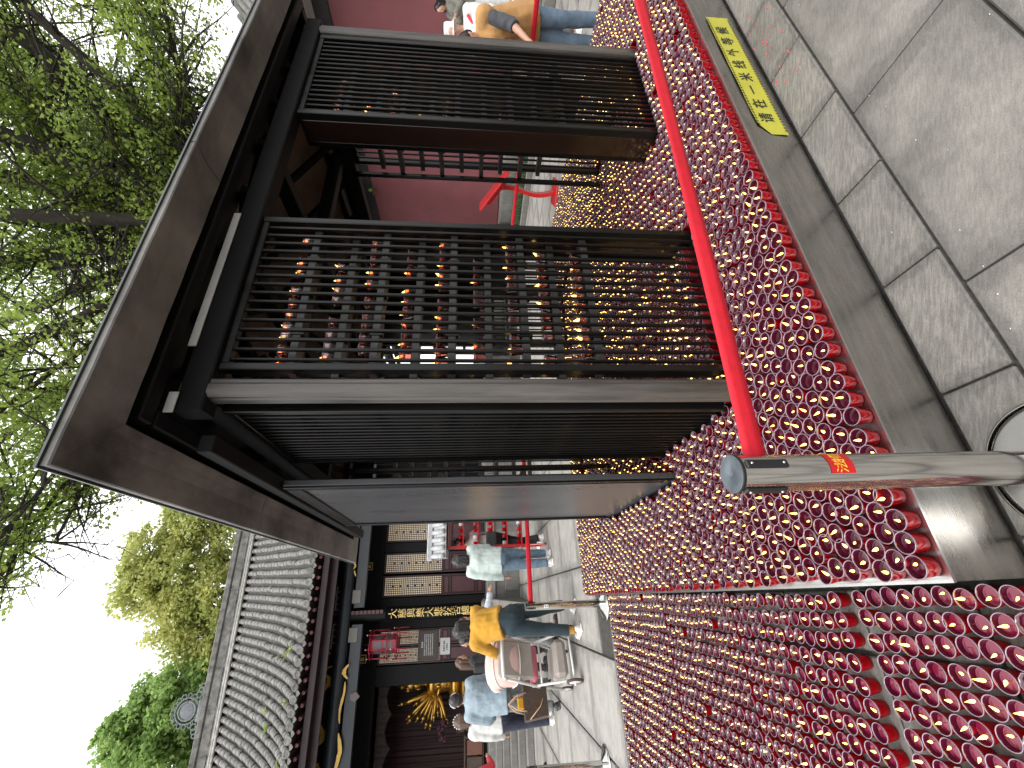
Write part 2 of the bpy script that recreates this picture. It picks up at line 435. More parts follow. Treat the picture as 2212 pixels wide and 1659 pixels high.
# yellow warning strip on the front skirt:  a 1.68..2.655
strip = MB(); Y = y0-.0045
n = 30; vs=[]; fs=[]
for i in range(n+1):
    a = 1.682 + (.975)*i/n
    lo, hi = .040, .160
    if i == 0: lo, hi = .040, .118
    if i == 1: hi = .138
    if i == 2: hi = .157
    vs += [(a, Y-.0006*math.sin(i*.9), lo), (a, Y-.0009*math.sin(i*.7), hi)]
for i in range(n): fs.append((2*i, 2*i+2, 2*i+3, 2*i+1))
strip.add(vs, fs); strip = strip.build('warning_strip', m_yellow, tray)
b = MB()
for i in range(46):
    a = 1.70 + .0205*i
    for z0, z1, s in ((.0405,.0485,1),(.1505,.1585,1)):
        if z0 > .1 and i < 2: continue
        b.add([(a, Y-.0016, z0),(a+.010, Y-.0016, z0),(a+.017, Y-.0016, z1),(a+.007, Y-.0016, z1)], [(0,1,2,3)])
hz = b.build('hazard_marks', m_ink, strip); hz['kind'] = 'stuff'
chars = '请在一米线外等候'
for i, ch in enumerate(chars):
    me = text_mesh(ch, .070, .0, .012); o = link('letter', me, strip, m_ink)
    o.location = (1.795 + i*.1045, Y-.0018, .101); o.rotation_euler = (R(90), 0, 0)

# ------------------------------------------------------------------ candle cups
def red_body():
    M = bpy.data.materials.new('red_glass_body'); M.use_nodes = True
    N = M.node_tree.nodes; L = M.node_tree.links; p = N['Principled BSDF']; out = N['Material Output']
    p.inputs['Base Color'].default_value = (.50,.002,.010,1); p.inputs['Roughness'].default_value = .14
    p.inputs['Specular IOR Level'].default_value = .28
    t = N.new('ShaderNodeBsdfTranslucent'); t.inputs['Color'].default_value = (.85,.004,.02,1)
    ms = N.new('ShaderNodeMixShader'); ms.inputs['Fac'].default_value = .38
    L.new(p.outputs['BSDF'], ms.inputs[1]); L.new(t.outputs['BSDF'], ms.inputs[2]); L.new(ms.outputs['Shader'], out.inputs['Surface'])
    return M
def clear_glass(name, tint, k=.10):
    M = bpy.data.materials.new(name); M.use_nodes = True
    N = M.node_tree.nodes; L = M.node_tree.links; N.remove(N['Principled BSDF']); out = N['Material Output']
    t = N.new('ShaderNodeBsdfTransparent'); t.inputs['Color'].default_value = (*tint, 1)
    g = N.new('ShaderNodeBsdfGlossy'); g.inputs['Roughness'].default_value = .05; g.inputs['Color'].default_value = (.95,.9,.93,1)
    lw = N.new('ShaderNodeFresnel'); lw.inputs['IOR'].default_value = 1.5
    ad = N.new('ShaderNodeMath'); ad.operation = 'ADD'; ad.inputs[1].default_value = k; L.new(lw.outputs['Fac'], ad.inputs[0]); ad.use_clamp = True
    ms = N.new('ShaderNodeMixShader'); L.new(ad.outputs['Value'], ms.inputs['Fac'])
    L.new(t.outputs['BSDF'], ms.inputs[1]); L.new(g.outputs['BSDF'], ms.inputs[2]); L.new(ms.outputs['Shader'], out.inputs['Surface'])
    return M
def rim_glass():
    M = mat('glass_rim', (.24,.165,.205), .10, spec=1.0)
    return M
def flame_mat():
    M = bpy.data.materials.new('flame'); M.use_nodes = True
    N = M.node_tree.nodes; L = M.node_tree.links; N.remove(N['Principled BSDF']); out = N['Material Output']
    e = N.new('ShaderNodeEmission'); e.inputs['Color'].default_value = (1,.60,.13,1); e.inputs['Strength'].default_value = 3.4
    L.new(e.outputs['Emission'], out.inputs['Surface'])
    try: M.cycles.emission_sampling = 'NONE'
    except Exception: pass
    return M
m_body = red_body(); m_clear = mat('inner_red_glass', (.060,.005,.018), .05, spec=.9); m_rim = rim_glass(); m_flame = flame_mat()
m_oil = mat('wine_red_oil', (.055,.0025,.011), .06, spec=.55)
m_oil_floor = mat('rose_red_oil', (.17,.006,.035), .10, spec=.6)
m_wick = mat('charred_wick', (.02,.015,.012), .9)
m_glow_tint = clear_glass('glow_tinted_glass', (.80,.42,.34), .12)  # amber tint put into clear glass to imitate the flame glow
CUP = [(.0195,0.0),(.0215,.003),(.0252,.031),(.0274,.0465),(.0279,.0490),(.0290,.0502),(.0279,.0520),(.0262,.0504),(.0256,.046),(.0243,.0325)]
CUP_M = [0,0,0,2,2,2,2,1,1]
def cup_mesh(n):
    mb = MB(); mb.lathe(CUP, n, mis=CUP_M); mb.add([(0,0,0)]+[(CUP[0][0]*math.cos(6.2832*k/n), CUP[0][0]*math.sin(6.2832*k/n), 0) for k in range(n)], [(0, 1+(k+1)%n, 1+k) for k in range(n)], 0)
    me = mb.mesh('glass_cup', True); return me
def oil_mesh(n):
    mb = MB(); r = .0245
    mb.add([(0,0,.0315)]+[(r*.86*math.cos(6.2832*k/n), r*.86*math.sin(6.2832*k/n), .0318) for k in range(n)]+[(r*math.cos(6.2832*k/n), r*math.sin(6.2832*k/n), .0330) for k in range(n)],
           [(0,1+k,1+(k+1)%n) for k in range(n)]+[(1+k,1+n+k,1+n+(k+1)%n,1+(k+1)%n) for k in range(n)])
    return mb.mesh('oil', True)
FL = [(0.0004,0),(.0026,.0025),(.0034,.0055),(.0026,.0095),(.0012,.0135),(.0002,.0165)]
def flame_mesh(lean, tw, n=8):
    mb = MB(); mb.lathe(FL, n)
    for i, v in enumerate(mb.v):
        k = (v[2]/.0165)**1.4*lean; mb.v[i] = (v[0]+k*math.cos(tw), v[1]+k*math.sin(tw), v[2]+.0395)
    return mb.mesh('flame', True)
def wick_mesh():
    mb = MB(); mb.pipe([(0,0,.031),(.0003,0,.036),(.0012,.0004,.0415)], .0007, 5); return mb.mesh('wick')
me_cup = cup_mesh(22); me_oil_t = oil_mesh(18); me_oil_f = me_oil_t.copy()
for mm in (m_body, m_clear, m_rim): me_cup.materials.append(mm)
me_oil_t.materials.append(m_oil); me_oil_f.materials.append(m_oil_floor)
me_flames = []
for k in range(7):
    fm = flame_mesh(random.uniform(.001,.010), random.uniform(0,6.28)); fm.materials.append(m_flame); me_flames.append(fm)
me_wick = wick_mesh(); me_wick.materials.append(m_wick)

# positions in the platform frame
tray_pos = []
row = 0; b = TB0 + .036
while b < TB1 - .03:
    a = TA0 + .034 + (.0285 if row % 2 else 0) + random.uniform(-.006,.006)
    while a < TA1 - .03:
        ja = random.gauss(0,.0032); jb = random.gauss(0,.0036) + .004*math.sin(a*3.1+row*.15)
        pa, pb = a+ja, b+jb
        ok = True
        for (qa, qb) in ((.73,.48),(3.33,.48),(.73,3.08),(3.33,3.08)):
            if abs(pa-qa) < .085 and abs(pb-qb) < .085: ok = False
        if (.82 < pa < 1.66 or 2.43 < pa < 3.26) and (.42 < pb < .52 or 3.04 < pb < 3.14): ok = False
        if (.57 < pb < 1.40 or 2.18 < pb < 3.0) and (.67 < pa < .76 or 3.30 < pa < 3.39): ok = False
        if .50 < pa < .59 and 1.16 < pb < 2.44: ok = False
        if random.random() < .004: ok = False
        if pb < TB0+.034: pb = TB0+.034
        if pa < TA0+.031: pa = TA0+.031
        if ok: tray_pos.append((pa, pb))
        a += .0578
    row += 1; b += .0512 if row % 7 else .0535
floor_pos = []
def frow(b0, n, pb, na, a0=-.072, skew=0.0, jit=.003):
    for i in range(n):
        for j in range(na):
            if random.random() < .006: continue
            floor_pos.append((a0 - .0635*j + skew*i + random.gauss(0,jit), b0 + pb*i + random.gauss(0,jit) - .0012*j*(1 if b0 < .5 else .4)))
frow(-.36, 15, .0588, 18)
frow(.586, 6, .0624, 24, -.086)
frow(.968, 6, .0590, 11, -.084); frow(1.33, 15, .0585, 22, -.074)
frow(2.225, 23, .0582, 27, -.062)
for i in range(5): floor_pos.append((-.70-.0635*(i%3)+random.gauss(0,.004), 1.27+.03*(i//3)))
floor_pos = [p for p in floor_pos if p[1] < 3.58 and p[0] < -.055]

def proj_size(a, b, z):
    w = PW(a, b, z); d = w.y*math.cos(PITCH) - (w.z-CAM_H)*math.sin(PITCH)
    if d < .05: return 0
    u = 829.5 + 919*w.x/d; v = 1106 - 919*(w.y*math.sin(PITCH) + (w.z-CAM_H)*math.cos(PITCH))/d
    if u < -25 or u > 1684 or v < -20 or v > 2237: return 0
    return 1/d
CUT = sorted([proj_size(a, b, TZ+.025) for a, b in tray_pos] + [proj_size(a, b, .03) for a, b in floor_pos])[-300]
def cups(pos, z, n_ind, oil_me, label, group, stuff_name, stuff_label, oil_mat):
    order = sorted(pos, key=lambda p: -proj_size(p[0], p[1], z+.03))
    ind = [p for p in order if proj_size(p[0], p[1], z+.03) >= CUT]; rest = order[len(ind):]
    for (a, b) in ind:
        c = bpy.data.objects.new('candle_cup', me_cup); COL.objects.link(c)
        c.location = PW(a, b, z); c.rotation_euler = (random.uniform(-.02,.02), random.uniform(-.02,.02), random.uniform(0,6.28))
        s = random.uniform(.97,1.02); c.scale = (s, s, random.uniform(.96,1.06))
        tag(c, label, 'candle', group)
        o = bpy.data.objects.new('oil', oil_me); COL.objects.link(o); o.parent = c
        wk = bpy.data.objects.new('wick', me_wick); COL.objects.link(wk); wk.parent = c
        dx, dy = random.uniform(-.008,.008), random.uniform(-.008,.008); wk.location = (dx, dy, 0)
        if random.random() < .93:
            fl = bpy.data.objects.new('flame', random.choice(me_flames)); COL.objects.link(fl); fl.parent = c
            fl.location = (dx, dy, 0); q = random.uniform(.95,1.45); fl.scale = (q, q, q); fl.location.z = -.040*(q-1)
    # the rest, one object
    n = 10
    base = MB(); base.lathe([(.0197,0),(.0252,.031),(.0279,.0490),(.0289,.0508),(.0267,.0508),(.0243,.0325)], n, mis=[0,0,2,2,1])
    r = .0245; base.add([(0,0,.0318)]+[(r*math.cos(6.2832*k/n), r*math.sin(6.2832*k/n), .0330) for k in range(n)], [(0,1+k,1+(k+1)%n) for k in range(n)], 3)
    v0 = np.array(base.v); f0 = base.f; m0 = list(base.m)
    fb = MB(); fb.lathe([(.0003,.0395),(.0034,.0450),(.0020,.0510),(.0002,.0565)], 6); fv = np.array(fb.v); ff = fb.f
    V = []; Fq = []; M_ = []; off = 0
    for (a, b) in rest:
        w = PW(a, b, z); sc = random.uniform(.96,1.03)
        t = random.uniform(0,6.28); ct, st = math.cos(t), math.sin(t)
        v = v0.copy(); x = v[:,0]*ct - v[:,1]*st; y = v[:,0]*st + v[:,1]*ct
        tx, ty = random.gauss(0,.015), random.gauss(0,.015)
        vv = np.stack([x*sc + w.x + tx*v[:,2], y*sc + w.y + ty*v[:,2], v[:,2]*random.uniform(.95,1.06) + w.z], 1)
        V.append(vv); Fq.extend([tuple(i+off for i in q) for q in f0]); M_.extend(m0); off += len(vv)
        if random.random() < .72:
            q = random.uniform(.8,1.25); dx, dy = random.uniform(-.009,.009), random.uniform(-.009,.009); ln = random.uniform(.0,.010); la = random.uniform(0,6.28)
            k = ((fv[:,2]-.0395)/.017)**1.4*ln
            vv = np.stack([fv[:,0]*q + dx + w.x + k*math.cos(la), fv[:,1]*q + dy + w.y + k*math.sin(la), (fv[:,2]-.0395)*q+.0385 + w.z], 1)
            V.append(vv); Fq.extend([tuple(i+off for i in p) for p in ff]); M_.extend([4]*len(ff)); off += len(vv)
    V = np.concatenate(V)
    me = bpy.data.meshes.new(stuff_name); me.from_pydata(V.tolist(), [], Fq)
    me.polygons.foreach_set('material_index', M_); me.polygons.foreach_set('use_smooth', [True]*len(Fq)); me.update()
    o = link(stuff_name, me, None, [m_body, m_clear, m_rim, oil_mat, m_flame])
    tag(o, stuff_label, 'candles', None, 'stuff')
    return o
cups(tray_pos, TZ-.005, 300, me_oil_t, 'lit red glass candle cup packed near the platform front edge', 'lit candle cups on the steel platform',
     'candle_mass', 'hundreds of lit red candle cups covering the steel platform further back', m_oil)
cups(floor_pos, .0012, 300, me_oil_f, 'lit red glass candle cup in rows on the floor', 'lit candle cups in rows on the stone floor',
     'floor_candle_mass', 'rows of lit red candle cups on the stone floor further back', m_oil_floor)
# ------------------------------------------------------------------ barrier posts and belts
def stanchion(name, loc, rz, label, h=.835, hi=True):
    t = empty(name, loc, rz, label, 'barrier post', 'retractable belt barrier posts')
    n = 40 if hi else 20
    b = MB(); b.lathe([(.0385,.045),(.0385,h-.008)], n); b.build('pole', m_steel_polished, t, True)
    b = MB(); b.lathe([(0,.062),(.045,.060),(.060,.052),(.100,.036),(.140,.020),(.160,.008),(.162,.001)], n*2); b.build('base', m_chrome, t, True)
    b = MB(); b.lathe([(.162,.001),(.166,.004),(.166,.010),(.161,.012)], n*2); b.build('base_ring', m_steel_polished, t, True)
    b = MB(); b.lathe([(.0385,h-.008),(.0412,h-.0075),(.0412,h-.002),(.0400,h)], n, mi=0); c = b.build('cap', m_blackplastic, t, True)
    b = MB(); b.lathe([(.0400,h),(.0375,h+.0012),(.0370,h+.0002),(.0365,h+.0002),(.0080,h+.0006),(.0075,h-.0010),(.0040,h-.0012),(0,h-.0012)], n); b.build('cap_disc', m_capgrey, c, True)
    # belt clips: four around the head
    for k in range(4):
        ang = R(90*k)
        M = Matrix.Rotation(ang, 4, 'Z')
        b = MB(); b.bbox(.0365, .0435, -.0095, .0095, h-.105, h-.012, .003, M=M)
        c = b.build('belt_clip', m_blackplastic, t)
        for z in (h-.094, h-.024):
            b = MB(); b.ball(M @ Vector((.0435,0,z)), .0032, n=10, k=6); b.build('screw', m_steel_polished, c, True)
    return t
SX, SY = -.190, .852
st = stanchion('barrier_post', (SX, SY, 0), R(-68+20), 'stainless barrier post with grey cap standing closest, red sticker on its pole')
# red sticker wrapped on the pole facing the viewer a little to the right
b = MB(); n = 12; vs=[]; fs=[]
zt, zb = .640, .585; h0 = R(-82); h1 = R(-8); rz = st.rotation_euler.z
for i in range(n+1):
    t = h0 + (h1-h0)*i/n - rz
    for z in (zb, zt): vs.append((.0392*math.cos(t), .0392*math.sin(t), z))
for i in range(n): fs.append((2*i, 2*i+2, 2*i+3, 2*i+1))
b.add(vs, fs); stk = b.build('sticker', mat('red_sticker', (.48,.01,.012), .4), st, True)
m_letter_y = mat('yellow_letter', (.80,.55,.03), .5)
for i, ch in enumerate('法物'):
    me = text_mesh(ch, .030, 0)
    hd = h0 + (h1-h0)*(.30+.42*i) - rz
    for v in me.vertices:
        x, y = v.co.x, v.co.y
        t = hd + x/.0392
        v.co = (.0397*math.cos(t), .0397*math.sin(t), (zb+zt)/2 + y)
    link('letter', me, stk, m_letter_y)
def belt(name, p, q, w, parent, label=None, sag=.0, twist=0.0, n=40):
    p = Vector(p); q = Vector(q); d = (q-p).normalized(); side = Vector((d.y,-d.x,0)).normalized()
    mb = MB(); vs = []; fs = []
    for i in range(n+1):
        t = i/n; c = p.lerp(q, t) - Vector((0,0,sag*4*t*(1-t)))
        tw = twist*math.sin(t*5.0) + .06*math.sin(t*31)
        up = Vector((0,0,math.cos(tw))) + side*math.sin(tw)
        for e, th in ((-.5,-.0008),(-.18,-.0012),(.18,-.0012),(.5,-.0008),(.5,.0008),(.18,.0012),(-.18,.0012),(-.5,.0008)):
            wob = .0022*math.sin(e*9+t*9)
            vs.append(c + up*(e*w) + side*(th+wob))
    for i in range(n):
        for k in range(8): fs.append((i*8+k, i*8+(k+1)%8, (i+1)*8+(k+1)%8, (i+1)*8+k))
    mb.add(vs, fs)
    return mb.build(name, m_belt, parent, True)
# belt of the near post runs to the right, along the platform
hd = R(67.9)
root = belt('barrier_belt', (SX+.036*math.sin(hd), SY+.036*math.cos(hd), .772), (SX+3.4*math.sin(hd), SY+3.4*math.cos(hd), .800), .048, None, sag=.012, twist=.10)
tag(root, 'broad red barrier belt running from the near steel post along the candles', 'belt', 'red barrier belts')
# far post behind the floor candles, left edge post
st2 = stanchion('barrier_post', (-2.30, 4.36, 0), 0, 'barrier post behind the far corner of the candles with white tag', hi=False)
b = MB(); b.bbox(-.016,.016,-.0415,-.0395,.60,.645,.0006); tg = b.build('paper_tag', mat('white_paper', (.75,.75,.73), .6), st2)
tg.rotation_euler = (0,0,R(22))
MB().box(-.008,.008,-.0424,-.0418,.609,.613).build('print', m_ink, tg); MB().box(-.006,.007,-.0424,-.0418,.624,.634).build('print', m_ink, tg)
hd2 = R(66)
r2 = belt('barrier_belt', (-2.30+.04*math.sin(hd2), 4.36+.04*math.cos(hd2), .775), (-2.30+2.6*math.sin(hd2), 4.36+2.6*math.cos(hd2), .775), .048, None)
tag(r2, 'red barrier belt in front of the woman in the pale mint shirt', 'belt', 'red barrier belts')
st3 = stanchion('barrier_post', (-3.90, 4.25, 0), 0, 'barrier post cut off at the lower picture edge beside floor candles', hi=False)
st4 = stanchion('barrier_post', (PW(4.98, 4.05).x, PW(4.98, 4.05).y, 0), A, 'barrier post behind the far right corner of the pavilion', hi=False)
w0, w1 = PW(4.98, -.6, .775), PW(4.98, 4.0, .775)
r3 = belt('barrier_belt', w1, w0, .048, None)
tag(r3, 'thin red barrier belt crossing the tan vest at the right side', 'belt', 'red barrier belts')
# ------------------------------------------------------------------ candle pavilion
pav = empty('candle_pavilion', (C0[0], C0[1], 0), A, 'black lacquered candle pavilion with slatted screens and square roof', 'pavilion')
QA0, QA1, QB0, QB1 = .73, 3.33, .48, 3.08
Z0 = TZ-.006; ZT = 2.40
for (a, b_) in ((QA0,QB0),(QA1,QB0),(QA0,QB1),(QA1,QB1)):
    mb = MB(); n = 28; prof = []
    vs=[]; fs=[]
    for iz, z in enumerate((Z0, .6, 1.1, 1.6, 2.1, ZT+.06)):
        for k in range(n):
            t = 2*math.pi*k/n
            r = .043*min(1/max(abs(math.cos(t)),abs(math.sin(t))), 1.16)
            if k in (16, 23): r -= .005         # shrinkage cracks
            vs.append((a + r*math.cos(t), b_ + r*math.sin(t), z))
    for i in range(5):
        for k in range(n): fs.append((i*n+k, i*n+(k+1)%n, (i+1)*n+(k+1)%n, (i+1)*n+k))
    mb.add(vs, fs); p = mb.build('post', m_post, pav)
# top plates and upper rails
for (x0,x1,y0,y1) in ((QA0-.1,QA1+.1,QB0-.045,QB0+.045),(QA0-.1,QA1+.1,QB1-.045,QB1+.045)):
    MB().bbox(x0,x1,y0,y1,2.36,2.46,.006).build('top_plate', m_soffit, pav)
for (x0,x1,y0,y1) in ((QA0-.045,QA0+.045,QB0+.05,QB1-.05),(QA1-.045,QA1+.045,QB0+.05,QB1-.05)):
    MB().bbox(x0,x1,y0,y1,2.362,2.462,.006).build('top_plate', m_soffit, pav)

# slatted cabinets: frame, slats, shelves, end boards
m_shelf = mat('grey_shelf_wood', (.045,.043,.041), .45, noise=(8,.35))
SH0, SHD, NT = .845, .163, 9
shelf_cups = []
def cabinet(org, dirx, outy, w, end_side, tiers=True, nslat=16, back=None):
    """org: world-local start (a,b); dirx, outy: unit vectors along the screen and into the pavilion"""
    M = Matrix(((dirx[0], outy[0], 0, org[0]), (dirx[1], outy[1], 0, org[1]), (0,0,1,0), (0,0,0,1)))
    fr = MB(); zt = 2.36; zb = Z0+.004
    fr.bbox(0,.030,-.024,.022,zb,zt,.004,M=M); fr.bbox(w-.030,w,-.024,.022,zb,zt,.004,M=M)
    fr.bbox(.030,w-.030,-.010,.008,zb,zb+.025,.003,M=M); fr.bbox(.030,w-.030,-.018,.016,zt-.03,zt,.003,M=M)
    fr.bbox(.004,.036,.150,.182,zb,zt,.003,M=M); fr.bbox(w-.036,w-.004,.150,.182,zb,zt,.003,M=M)
    screen = fr.build('slatted_screen', m_lacquer, pav, fix=True)
    x0, x1 = .030, w-.030
    for i in range(nslat):
        x = x0 + (x1-x0)*(i+.5)/nslat
        MB().bbox(x-.0058,x+.0058,-.011,.009,zb+.020,zt-.025,.003,M=M).build('slat', m_slat, screen, fix=True)
    if end_side is not None:
        xa, xb = (0.002,.016) if end_side == 0 else (w-.016, w-.002)
        MB().bbox(xa,xb,.0225,.1495,zb,zt,.002,M=M).build('end_board', m_lacquer_brown, screen, fix=True)
    if back:
        MB().bbox(w*back[0],w*back[1],.184,.196,back[2],zt-.02,.002,M=M).build('added_dark_board', m_lacquer, screen, fix=True)  # added board, darkens the view through the slats
    if tiers:
        for k in range(NT):
            z = SH0 + SHD*k
            d0, d1 = (.030,.095) if k % 2 == 0 else (.085,.150)
            MB().bbox(.020,w-.020,d0,d1,z-.046,z-.012,.002,M=M).build('shelf', m_shelf, screen, fix=True)
            for x in (.25, .5, .75):
                MB().bbox(w*x-.012,w*x+.012,d0-.004,d0+.02,z-.060,z-.002,.002,M=M).build('shelf_bracket', m_slat, screen, fix=True)
            nc = 12
            for c in range(nc):
                if random.random() < .14: continue
                x = .075 + (w-.15)*c/(nc-1) + random.uniform(-.012,.012)
                q = M @ Vector((x, (d0+d1)/2, z-.0115)); shelf_cups.append((q, k))
    return screen
bw = .825
cabinet((.815,QB0), (1,0), (0,1), bw, 1)
cabinet((2.455,QB0), (1,0), (0,1), bw, 0)
cabinet((QA0-.03,.560), (0,1), (1,0), .72, None)
cabinet((QA1,.575), (0,1), (-1,0), bw, None, back=(.01,.66,.62))
cabinet((QA0,2.20), (0,1), (1,0), .80, None)
cabinet((QA1,2.16), (0,1), (-1,0), bw, None, back=(.02,.98,.95))
cabinet((.815,QB1), (1,0), (0,-1), bw, None)
cabinet((2.455,QB1), (1,0), (0,-1), bw, None, back=(.02,.98,1.30))
# sliding board on the left side
xo, xi, ya, yb = .520, .565, 1.18, 2.42
sp = MB().bbox(xo+.012,xi,ya,yb,Z0+.004,2.34,.004).build('sliding_panel', m_panel, pav, fix=True)
for (p0,p1,q0,q1,zz0,zz1) in ((xo,xo+.011,ya,ya+.028,Z0+.006,2.338),(xo,xo+.011,ya+.042,ya+.052,Z0+.09,2.25),(xo,xo+.011,yb-.028,yb,Z0+.006,2.338),(xo,xo+.011,yb-.052,yb-.042,Z0+.09,2.25),(xo,xo+.011,ya+.054,yb-.054,Z0+.006,Z0+.03),(xo,xo+.011,ya+.054,yb-.054,2.26,2.338)):
    MB().bbox(p0,p1,q0,q1,zz0,zz1,.003).build('moulding', m_lacquer, sp, fix=True)
MB().bbox(xo-.012,xi+.012,QB0+.06,QB1-.06,2.345,2.40,.004).build('sliding_track', m_soffit, pav, fix=True)

# roof
RA0, RA1, RB0, RB1, RZ = .34, 3.72, .12, 3.46, 2.49
roof = MB()
ca_, cb_ = (RA0+RA1)/2, (RB0+RB1)/2; za = 3.42
def ring_frustum(mb, o0, z0, o1, z1, mi=0):
    q = [(RA0+o0,RB0+o0,z0),(RA1-o0,RB0+o0,z0),(RA1-o0,RB1-o0,z0),(RA0+o0,RB1-o0,z0)]
    r = [(RA0+o1,RB0+o1,z1),(RA1-o1,RB0+o1,z1),(RA1-o1,RB1-o1,z1),(RA0+o1,RB1-o1,z1)]
    mb.add(q+r, [(i,(i+1)%4,4+(i+1)%4,4+i) for i in range(4)], mi)
ring_frustum(roof, -.004, RZ+.028, 1.62, za-.06)
ring_frustum(roof, 1.62, za-.06, 1.66, za-.04)
roof = roof.build('roof', mat('grey_roof_sheet', (.12,.12,.115), .5, noise=(5,.3)), pav)
# visible eave boards, butt jointed, each with a hollowed underside
def eave_board(side, s0, s1, mitre0=False, mitre1=False):
    prof = [(0,.026),(0,.004),(.004,0),(.052,.004),(.10,.010),(.150,.007),(.186,.0),(.190,.004),(.190,.078)]
    vs=[]; n=len(prof); segs=14
    for i in range(segs+1):
        for (o,z) in prof:
            e0 = s0 + (o if mitre0 else 0); e1 = s1 - (o if mitre1 else 0)
            s = e0 + (e1-e0)*i/segs
            wv = .0012*math.sin(i*1.7+o*30)*(0 if i in (0,segs) else 1)
            if side == 'front': vs.append((s, RB0+o, RZ+z+wv))
            elif side == 'back': vs.append((s, RB1-o, RZ+z+wv))
            elif side == 'left': vs.append((RA0+o, s, RZ+z+wv))
            else: vs.append((RA1-o, s, RZ+z+wv))
    fs=[]
    for i in range(segs):
        for k in range(n): fs.append((i*n+k, i*n+(k+1)%n, (i+1)*n+(k+1)%n, (i+1)*n+k))
    fs += [tuple(range(n)), tuple(range(segs*n, segs*n+n))]
    mb = MB(); mb.add(vs, fs); mb.build('eave_board', m_eave, roof, fix=True)
g_ = .003
eave_board('front', RA0, 1.676-g_, mitre0=True); eave_board('front', 1.676+g_, RA1, mitre1=True)
eave_board('left', RB0, 1.372-g_, mitre0=True); eave_board('left', 1.372+g_, 2.285-g_); eave_board('left', 2.285+g_, RB1, mitre1=True)
eave_board('right', RB0, 1.8-g_, mitre0=True); eave_board('right', 1.8+g_, RB1, mitre1=True)
eave_board('back', RA0, RA1, True, True)
# thin metal drip edge
mb = MB()
for (x0,x1,y0,y1) in ((RA0-.008,RA1+.008,RB0-.008,RB0-.0035),(RA0-.008,RA1+.008,RB1+.0035,RB1+.008),(RA0-.008,RA0-.0035,RB0-.0035,RB1+.0035),(RA1+.0035,RA1+.008,RB0-.0035,RB1+.0035)):
    mb.box(x0,x1,y0,y1,RZ+.021,RZ+.0275)
mb.build('drip_edge', mat('dull_drip_metal', (.10,.11,.105), .45, .6), roof)
# soffit boards
for (x0,x1,y0,y1) in ((RA0+.19,RA1-.19,RB0+.19,QB0+.05),(RA0+.19,RA1-.19,QB1-.05,RB1-.19),(RA0+.19,QA0+.05,QB0+.052,QB1-.052),(QA1-.05,RA1-.19,QB0+.052,QB1-.052)):
    MB().box(x0,x1,y0,y1,RZ+.055,RZ+.07).build('soffit_board', m_soffit, roof)
# inner ring beam and lintels under the soffit
for (x0,x1,y0,y1) in ((.56,3.50,.335,.40),(.56,3.50,3.18,3.245)):
    MB().bbox(x0,x1,y0,y1,RZ-.012,RZ+.054,.006).build('eave_beam', m_soffit, roof)
for (x0,x1,y0,y1) in ((.56,.625,.41,3.17),(3.435,3.50,.41,3.17)):
    MB().bbox(x0,x1,y0,y1,RZ-.010,RZ+.054,.006).build('eave_beam', m_soffit, roof)
# pale strips stand in for slits of light in the gap over the screens
MB().bbox(.90,1.62,QB0-.055,QB0-.049,2.445,2.475,.001).build('painted_light_slit', m_pale, roof)
MB().bbox(.62,.70,QB0-.060,QB0-.054,2.445,2.478,.001).build('painted_light_slit', m_pale, roof)
# rafters and purlins under the roof
for (cx, cy) in ((QA0,QB0),(QA1,QB0),(QA1,QB1),(QA0,QB1)):
    p = Vector((cx,cy,2.50)); q = Vector((ca_+(cx-ca_)*.06, cb_+(cy-cb_)*.06, za-.16))
    d = (q-p); L_ = d.length; M = Matrix.Translation(p) @ d.to_track_quat('X','Z').to_matrix().to_4x4()
    MB().bbox(0,L_,-.04,.04,-.05,.05,.005,M=M).build('hip_rafter', m_soffit, roof, fix=True)
for k in range(1,7):
    t = k/7
    for side in range(4):
        if side == 0: p = Vector((QA0+(QA1-QA0)*t, QB0, 2.50))
        elif side == 1: p = Vector((QA0+(QA1-QA0)*t, QB1, 2.50))
        elif side == 2: p = Vector((QA0, QB0+(QB1-QB0)*t, 2.50))
        else: p = Vector((QA1, QB0+(QB1-QB0)*t, 2.50))
        s = 1-abs(2*t-1)
        if side < 2: q = Vector((p.x, p.y+(1.3*s*.92)*(1 if side==0 else -1), 2.50+.60*s))
        else: q = Vector((p.x+(1.3*s*.92)*(1 if side==2 else -1), p.y, 2.50+.60*s))
        d = q-p; M = Matrix.Translation(p) @ d.to_track_quat('X','Z').to_matrix().to_4x4()
        MB().bbox(0,d.length,-.022,.022,-.02,.02,.003,M=M).build('rafter', m_soffit, roof, fix=True)
mb = MB(); ring_frustum(mb, .40, RZ+.12, 1.60, za-.12)
mb.build('ceiling_boards', m_ceil, roof)
for (x0,x1,y0,y1,z) in ((QA0,QA1,1.32,1.40,2.50),(QA0,QA1,2.16,2.24,2.50),(1.60,1.68,QB0,QB1,2.60),(2.40,2.48,QB0,QB1,2.60)):
    MB().bbox(x0,x1,y0,y1,z-.05,z+.045,.006).build('tie_beam', m_soffit, roof)

